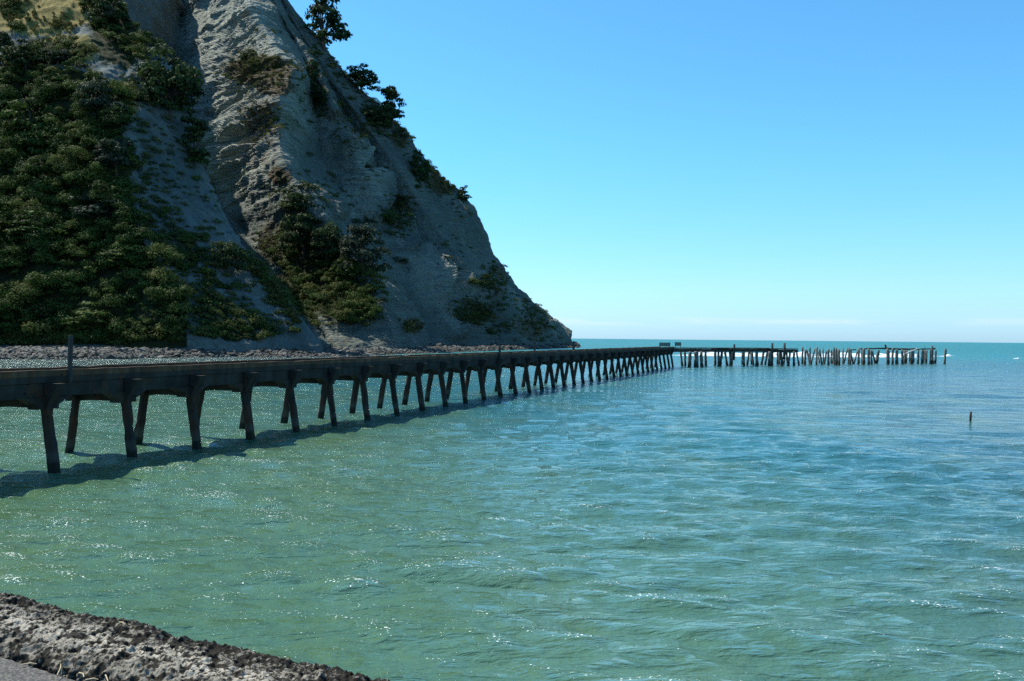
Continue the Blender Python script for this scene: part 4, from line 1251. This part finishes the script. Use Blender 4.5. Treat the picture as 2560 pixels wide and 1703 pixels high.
FREE = [  # xt, yt, xb, yb, w, label  (crop units)
    (150, 157, 145, 393, 26, 'first tall free pile past the end of the decked jetty'),
    (190, 190, 178, 410, 32, 'thick cut pile just past the first tall free pile'),
    (212, 196, 250, 398, 26, 'leaning pile crossing towards the second tall free pile'),
    (250, 157, 252, 402, 26, 'second tall free pile past the decked jetty'),
    (322, 182, 263, 406, 26, 'strongly slanting raker pile leaning away from the decked jetty'),
    (352, 156, 342, 410, 26, 'third tall free pile at the top of a pair of rakers'),
    (384, 182, 420, 404, 28, 'raker pile slanting down from the third tall free pile'),
    (372, 215, 380, 388, 18, 'thin pile standing behind the third tall free pile'),
    (432, 188, 446, 392, 20, 'thin spiky pile alone after the third tall free pile'),
    (482, 210, 454, 400, 24, 'slanting pile leaning on the stout grey pile'),
    (512, 186, 508, 414, 32, 'stout grey pile before the tight cluster'),
    (552, 190, 549, 388, 20, 'thin pile at the start of the tight cluster'),
    (575, 205, 572, 392, 20, 'thin back pile inside the tight cluster'),
    (588, 158, 602, 410, 28, 'tallest pile of the tight cluster'),
    (620, 167, 622, 412, 26, 'second tallest pile of the tight cluster'),
    (642, 190, 640, 396, 22, 'back pile at the seaward side of the tight cluster'),
    (658, 188, 662, 414, 32, 'stout pile closing the seaward side of the tight cluster'),
    (714, 190, 716, 394, 22, 'jagged topped pile after the gap past the tight cluster'),
    (776, 190, 722, 396, 24, 'raker pile slanting up from the jagged topped pile'),
    (800, 168, 796, 400, 30, 'tall pile at the head of the second raker pair'),
    (832, 186, 816, 406, 26, 'squared pile with a stub of cross beam beside the second raker pair'),
    (822, 210, 858, 396, 22, 'raker slanting seaward from the second raker pair'),
    (920, 205, 868, 392, 22, 'raker slanting up to the last free pile before the beam'),
    (938, 178, 932, 400, 30, 'last upright free pile before the beamed ruin'),
    (2016, 196, 2010, 388, 28, 'short free pile close past the beamed ruin'),
    (2156, 176, 2141, 395, 28, 'last pile of the ruined jetty standing apart to seaward'),
]
def build_free():
    rnd = random.Random(21)
    for (xt, yt, xb, yb, w, label) in FREE:
        tx, ty = c2(xt, yt); bx, by = c2(xb, yb)
        t, b, r = pile_from_px(tx, ty, bx, by, w / 5.612, rnd)
        mb = MB()
        timber_pile(mb, t, b, r, rnd)
        if 'jagged' in label or 'spiky' in label:
            mb.tube([Vector(t), Vector(t) + Vector((0.15, 0, 0.45))], [r * 0.5, r * 0.15], 6, 0.2)
        if 'cross beam' in label:
            q = Vector(t) + Vector((0, 0, -0.15))
            mb.tube([q + Vector((-0.5, 0, 0)), q + Vector((1.3, 0.2, 0.05))], [0.17, 0.15], 6, 0.1)
        o = mb.build('jetty_pile', M_TIMBER, None, smooth=True, loc=Vector((b[0], b[1], 0)))
        tag(o, label, 'pile', 'bare piles of the ruined jetty')
build_free()

SEC3 = [(1010, 172, 1000, 406, 44), (978, 190, 985, 395, 24), (1075, 175, 1075, 406, 36), (1112, 200, 1116, 402, 28), (1126, 205, 1166, 390, 26), (1212, 200, 1186, 390, 40), (1340, 178, 1346, 402, 38), (1362, 200, 1358, 390, 22),
        (1412, 168, 1410, 402, 32), (1462, 185, 1460, 402, 26), (1482, 190, 1480, 398, 24), (1545, 190, 1550, 395, 34), (1582, 195, 1585, 388, 26), (1608, 200, 1602, 386, 26), (1648, 205, 1652, 376, 22), (1682, 190, 1680, 396, 38), (1708, 195, 1706, 378, 24),
        (1772, 200, 1765, 392, 30), (1828, 196, 1820, 395, 34), (1848, 200, 1840, 384, 20), (1892, 200, 1882, 386, 24), (1866, 200, 1868, 380, 20), (1940, 190, 1938, 396, 24), (1966, 137, 1968, 396, 34)]
def build_ruin():
    rnd = random.Random(31)
    e0, e1 = Pz(*c2(985, 396)), Pz(*c2(1975, 390))
    root = empty('beamed_ruin', Vector((e0[0], e0[1], 0)))
    tag(root, 'seaward ruin of the jetty, piles still tied by a broken beam', 'jetty')
    d = e1 - e0; L = np.linalg.norm(d); d /= L
    for off, z, th in ((0.6, 4.05, 0.19), (-0.7, 3.95, 0.16)):
        mb = MB(); pts, rad = [], []
        for i in range(17):
            u = i / 16
            zz = z + rnd.uniform(-0.07, 0.07) + 0.10 * math.sin(u * 7)
            p = e0 + d * L * u + np.array([d[1], -d[0], 0]) * (off + rnd.uniform(-0.1, 0.1)); p[2] = zz
            pts.append(p); rad.append(th * rnd.uniform(0.75, 1.25))
        mb.tube(pts, rad, 7, 0.12)
        mb.build('beam', M_TIMBER_DARK, root)
    for (xt, yt, xb, yb, w) in SEC3:
        tx, ty = c2(xt, yt); bx, by = c2(xb, yb)
        t, b, r = pile_from_px(tx, ty, bx, by, w / 5.612, rnd)
        mb = MB(); timber_pile(mb, t, b, r, rnd)
        mb.build('pile', M_TIMBER, root, smooth=True)
    # stub post on the beam and a loose spike
    for (x0, y0, x1, y1, w) in ((1308, 124, 1322, 180, 26), (1866, 152, 1866, 185, 7)):
        a = Pz(*c2(x1, 394)); dep = a[1]
        T, B = P(*c2(x0, y0), dep), P(*c2(x1, y1), dep)
        mb = MB(); r = w / 5.612 / F0 * dep * 0.5
        mb.tube([T, B], [r * 0.9, r], 7, 0.1)
        mb.build('stub_post', M_TIMBER_DARK, root)
    # sun bleached branch caught on the beam
    dep = Pz(*c2(1700, 396))[1] - 1.6
    q = [(1596, 246), (1640, 228), (1690, 208), (1730, 190), (1752, 180), (1800, 183)]
    pts = [P(*c2(x, y), dep + (0.25 if i > 2 else 0)) for i, (x, y) in enumerate(q)]
    mb = MB()
    mb.tube(pts, [0.13, 0.14, 0.12, 0.12, 0.11, 0.06], 7, 0.15)
    mb.tube([P(*c2(1735, 188), dep + 0.25), P(*c2(1760, 170), dep + 0.25)], [0.09, 0.05], 6, 0.1)
    mb.tube([P(*c2(1745, 186), dep + 0.25), P(*c2(1765, 203), dep + 0.1)], [0.09, 0.04], 6, 0.1)
    mb.tube([P(*c2(1795, 184), dep + 0.25), P(*c2(1835, 200), dep + 0.3)], [0.07, 0.04], 6, 0.1)
    o = mb.build('driftwood_branch', M_BLEACHED, None, smooth=True, loc=Vector(pts[0]))
    tag(o, 'white bleached branch caught across the beam of the seaward ruin', 'driftwood')
build_ruin()

def lone_post():
    b = Pz(2426, 1052.5); t = P(2427.5, 1029.5, b[1])
    mb = MB()
    b2 = b.copy(); b2[2] = -1.5
    mb.tube([t, t * 0.5 + b * 0.5, b, b2], [0.075, 0.085, 0.08, 0.08], 8, 0.1)
    o = mb.build('stump_post', M_TIMBER_DARK, None, smooth=True, loc=Vector((b[0], b[1], 0)))
    tag(o, 'single dark stump post alone in open water', 'post')
lone_post()

# ------------------------------------------------------------------ surf on the bar beyond the jetty
def build_surf():
    nt = NT('surf_foam')
    p = nt.pos()
    f = nt.noise(p, 0.5, 6, 0.7)
    c = nt.mix(nt.rng(f, 0.35, 0.65), (0.55, 0.66, 0.68), (0.86, 0.88, 0.88))
    m = nt.fin(c, 0.6, nt.bump(nt.noise(p, 1.3, 6, 0.75), 1.0, 0.5), 0.3)
    lines = [  # px of ends, distance, half width, height, density
        (1640, 2330, 335, 350, 8.0, 0.55, 0.30), (1700, 2370, 375, 385, 7.0, 0.8, 0.22), (1690, 2300, 425, 425, 6.0, 0.75, 0.05), (2300, 2470, 385, 400, 4.0, 0.6, -0.02), (2360, 2530, 360, 345, 2.2, 0.4, -0.12),
        (1440, 1660, 520, 500, 5.0, 0.5, -0.10)]
    V, Fc, base = [], [], 0
    for li, (xa, xb, da, db, hw, hh, dens) in enumerate(lines):
        nu, nv = int((xb - xa) * 0.9), 22
        u = np.linspace(0, 1, nu); w = np.linspace(-1, 1, nv)
        U, Wv = np.meshgrid(u, w, indexing='ij')
        D = da + (db - da) * U + 6 * np.sin(U * 9 + li) + Wv * hw
        X = (xa + (xb - xa) * U - W0 / 2) / F0 * (da + db) / 2
        q = np.stack([X.ravel(), D.ravel(), np.full(X.size, li * 9.0)], 1)
        s = fbm(q / np.array([9, 5, 9]), 4, 401) + dens - np.abs(Wv.ravel()) ** 2 * 0.55 - 0.9 * np.clip(np.abs(U.ravel() - 0.5) * 2 - 0.8, 0, 1) * 4
        prof = np.clip(1 - np.abs(Wv.ravel() + 0.35), 0, 1) ** 1.5
        z = np.clip(s * 3, -0.6, 1) * (0.12 + hh * prof) + 0.10 * fbm(q / 1.7, 3, 411) * (s > 0)
        z = np.where(s <= 0, -0.5, z)
        q[:, 2] = z
        V.append(q); Fc.append(grid_faces(nu, nv)[:, ::-1] + base); base += len(q)
    o = mesh_np('surf', np.concatenate(V), np.concatenate(Fc), m)
    tag(o, 'white surf breaking beyond the ruined jetty', None, None, 'stuff')
build_surf()

# ------------------------------------------------------------------ sea wall and gravel in the corner
WALL_Z = 4.65
def build_seawall():
    a = Pz(0, 1477, WALL_Z)[:2]; b = Pz(1010, 1703, WALL_Z)[:2]
    c = Pz(0, 1602, WALL_Z)[:2]
    d = (b - a) / np.linalg.norm(b - a)
    n = np.array([d[1], -d[0]])            # towards the land
    if n @ (c - a) < 0: n = -n
    wid = float(n @ (c - a))
    rng = np.random.default_rng(77)
    # profile of the wall: sea foot, sea edge, top, land edge, land foot
    s0, s1 = -1.6, 4.6
    ns = 1300
    s = np.linspace(s0, s1, ns)
    k = np.concatenate([np.linspace(-0.02, 0.0, 4)[:-1], np.linspace(0, wid, 100), np.linspace(wid, wid + 0.07, 14)[1:]])
    zprof = np.where(k < 0, (k / 0.02) * 0.06, np.where(k <= wid, 0.0, -(k - wid) * 1.3))
    S, K = np.meshgrid(s, k, indexing='ij')
    Zp = np.broadcast_to(zprof, S.shape).copy()
    wob = 0.02 * np.sin(S * 2.1) + 0.03 * vnoise(np.stack([S.ravel() * 1.3, S.ravel() * 0, S.ravel() * 0 + 0.5], 1), 7).reshape(S.shape)
    x = a[0] + d[0] * S + n[0] * (K + wob * np.clip(K / wid, 0, 1.2)); y = a[1] + d[1] * S + n[1] * (K + wob * np.clip(K / wid, 0, 1.2))
    q = np.stack([x.ravel(), y.ravel(), Zp.ravel()], 1)
    q3 = q.copy(); q3[:, 2] *= 1.0
    cell = fbm(q3 / np.array([0.055, 0.055, 0.055]), 3, 501, 0.6, True)
    fine = fbm(q3 / 0.016, 2, 511, 0.7)
    big = fbm(q3 / 0.35, 3, 521)
    pits = np.clip(-fbm(q3 / 0.045, 2, 531) - 0.12, 0, 1)
    h = 0.015 * cell + 0.012 * fine + 0.018 * big - 0.03 * pits
    edge = np.clip((K.ravel() - 0.0) / 0.06, 0, 1)
    round_ = -0.03 * (1 - np.clip(K.ravel() / 0.07, 0, 1)) ** 2 - 0.02 * np.clip((K.ravel() - wid + 0.1) / 0.1, 0, 1)
    q[:, 2] += h + round_ + WALL_Z
    land = np.clip((K.ravel() - wid) / 0.05, 0, 1)
    q[:, 0] += n[0] * land * (h * 2.2); q[:, 1] += n[1] * land * (h * 2.2)
    # colour masks: R pale worn concrete, G dark lichen
    kk = K.ravel() / wid
    wear = 0.75 * np.exp(-((kk - 0.62 + 0.1 * big) / 0.30) ** 2)
    lich = 0.34 * np.exp(-((kk - 0.05) / 0.3) ** 2) + 0.22 * np.clip(S.ravel() / 3.0, 0, 0.9) + 0.25 * (kk > 1.02) + 0.20
    R, C = S.shape
    idx = grid_faces(R, C)
    nt = NT('eroded_concrete')
    p = nt.pos()
    at = nt.attr('mask')
    g1 = nt.noise(p, 26, 6, 0.7)
    g2 = nt.noise(p, 7, 6, 0.7)
    c = nt.mix(nt.rng(g1, 0.3, 0.7), (0.09, 0.081, 0.066), (0.26, 0.238, 0.195))
    c = nt.mix(nt.rng(nt.math('ADD', at['Red'], nt.rng(g2, 0.2, 0.8, -0.5, 0.5)), 0.3, 0.9), c, (0.38, 0.345, 0.285))
    dk = nt.math('ADD', at['Green'], nt.rng(nt.noise(p, 32, 5, 0.75), 0.33, 0.67, -0.62, 0.62))
    c = nt.mix(nt.rng(dk, 0.30, 0.5, 0, 0.95), c, (0.014, 0.0135, 0.012))
    c = nt.mix(nt.rng(at['Blue'], 0.02, 0.3, 0, 0.9), c, (0.018, 0.016, 0.013))
    m = nt.fin(c, 0.9, nt.bump(g1, 0.8, 0.012), 0.04)
    root = empty('sea_wall', Vector((a[0], a[1], WALL_Z)))
    tag(root, 'rough eroded concrete sea wall top with dark lichen in the foreground corner', 'sea wall')
    q -= np.array([a[0], a[1], WALL_Z])
    mesh_np('coping', q, idx[:, ::-1], m, root, attrs={'mask': np.stack([wear, lich, np.clip(pits * 3, 0, 1)], 1)})
    # body of the wall down to the sea bed
    mb = MB()
    def wq(ss, kk_, z): return (a[0] + d[0] * ss + n[0] * kk_, a[1] + d[1] * ss + n[1] * kk_, z)
    zt = WALL_Z - 0.14
    mb.hexa([wq(s0, wid - 0.03, -2), wq(s1, wid - 0.03, -2), wq(s1, -0.01, -2), wq(s0, -0.01, -2), wq(s0, wid - 0.03, zt), wq(s1, wid - 0.03, zt), wq(s1, -0.01, zt), wq(s0, -0.01, zt)])
    mb.build('wall_body', M_CONC, root)
    # gravel behind the wall
    gz = WALL_Z - 0.05
    rows, cols = 140, 260
    kk2 = wid + 0.05 + np.concatenate([np.linspace(0, 1.6, 110), np.linspace(1.7, 40, 30)])
    ss2 = np.concatenate([np.linspace(-40, -2.3, 20), np.linspace(-2.2, 2.5, 220), np.linspace(2.6, 40, 20)])
    K2, S2 = np.meshgrid(kk2, ss2, indexing='ij')
    gx = a[0] + d[0] * S2 + n[0] * K2; gy = a[1] + d[1] * S2 + n[1] * K2
    gq = np.stack([gx.ravel(), gy.ravel(), np.zeros(gx.size)], 1)
    gq[:, 2] = gz + 0.006 * fbm(gq / 0.03, 2, 601) + 0.012 * fbm(gq / 0.4, 2, 611)
    ng = NT('gravel_road')
    vo = ng.voronoi(ng.pos(), 85)
    cg = ng.mix(ng.rng(ng.noise(ng.pos(), 60, 3, 0.6), 0.3, 0.7), (0.060, 0.055, 0.047), (0.190, 0.176, 0.152))
    cg = ng.mix(ng.rng(vo['Distance'], 0.25, 0.6, 0, 0.8), cg, (0.03, 0.03, 0.033))
    mg = ng.fin(cg, 0.85, ng.bump(vo['Distance'], -1.0, 0.01), 0.25)
    mg.node_tree.nodes[-1]
    o = mesh_np('gravel_ground', gq, grid_faces(rows, cols), mg)
    tag(o, kind='structure')
    # dry stalks lying about
    M_STRAW = mat_plain('straw', (0.35, 0.27, 0.16), (0.55, 0.45, 0.3), 30, 0.8)
    for i, (x0, y0, x1, y1) in enumerate(((54, 1662, 92, 1660), (143, 1688, 152, 1660), (198, 1682, 210, 1693), (252, 1682, 270, 1703), (214, 1700, 246, 1699), (298, 1556, 312, 1562))):
        z = gz + 0.014 if i < 5 else WALL_Z + 0.02
        A, B = Pz(x0, y0, z), Pz(x1, y1, z + (0.02 if i in (1, 3) else 0.004))
        mb = MB(); mid = (A + B) / 2 + np.array([0.004, 0.004, 0.004])
        mb.tube([A, mid, B], [0.0032, 0.0028, 0.0016], 6, 0.1)
        o = mb.build('dry_stalk', M_STRAW, None, loc=Vector(A))
        tag(o, ('pale dry stalk lying flat on the gravel by the wall', 'upright slanting straw stalk on the gravel edge', 'short straw scrap on the gravel beside the wall', 'slanting straw stalk at the bottom edge of the photo', 'flat straw stalk at the very foot of the wall', 'pale straw stalk lying on top of the sea wall')[i], 'dry stalk', 'dry stalks on the gravel')
build_seawall()
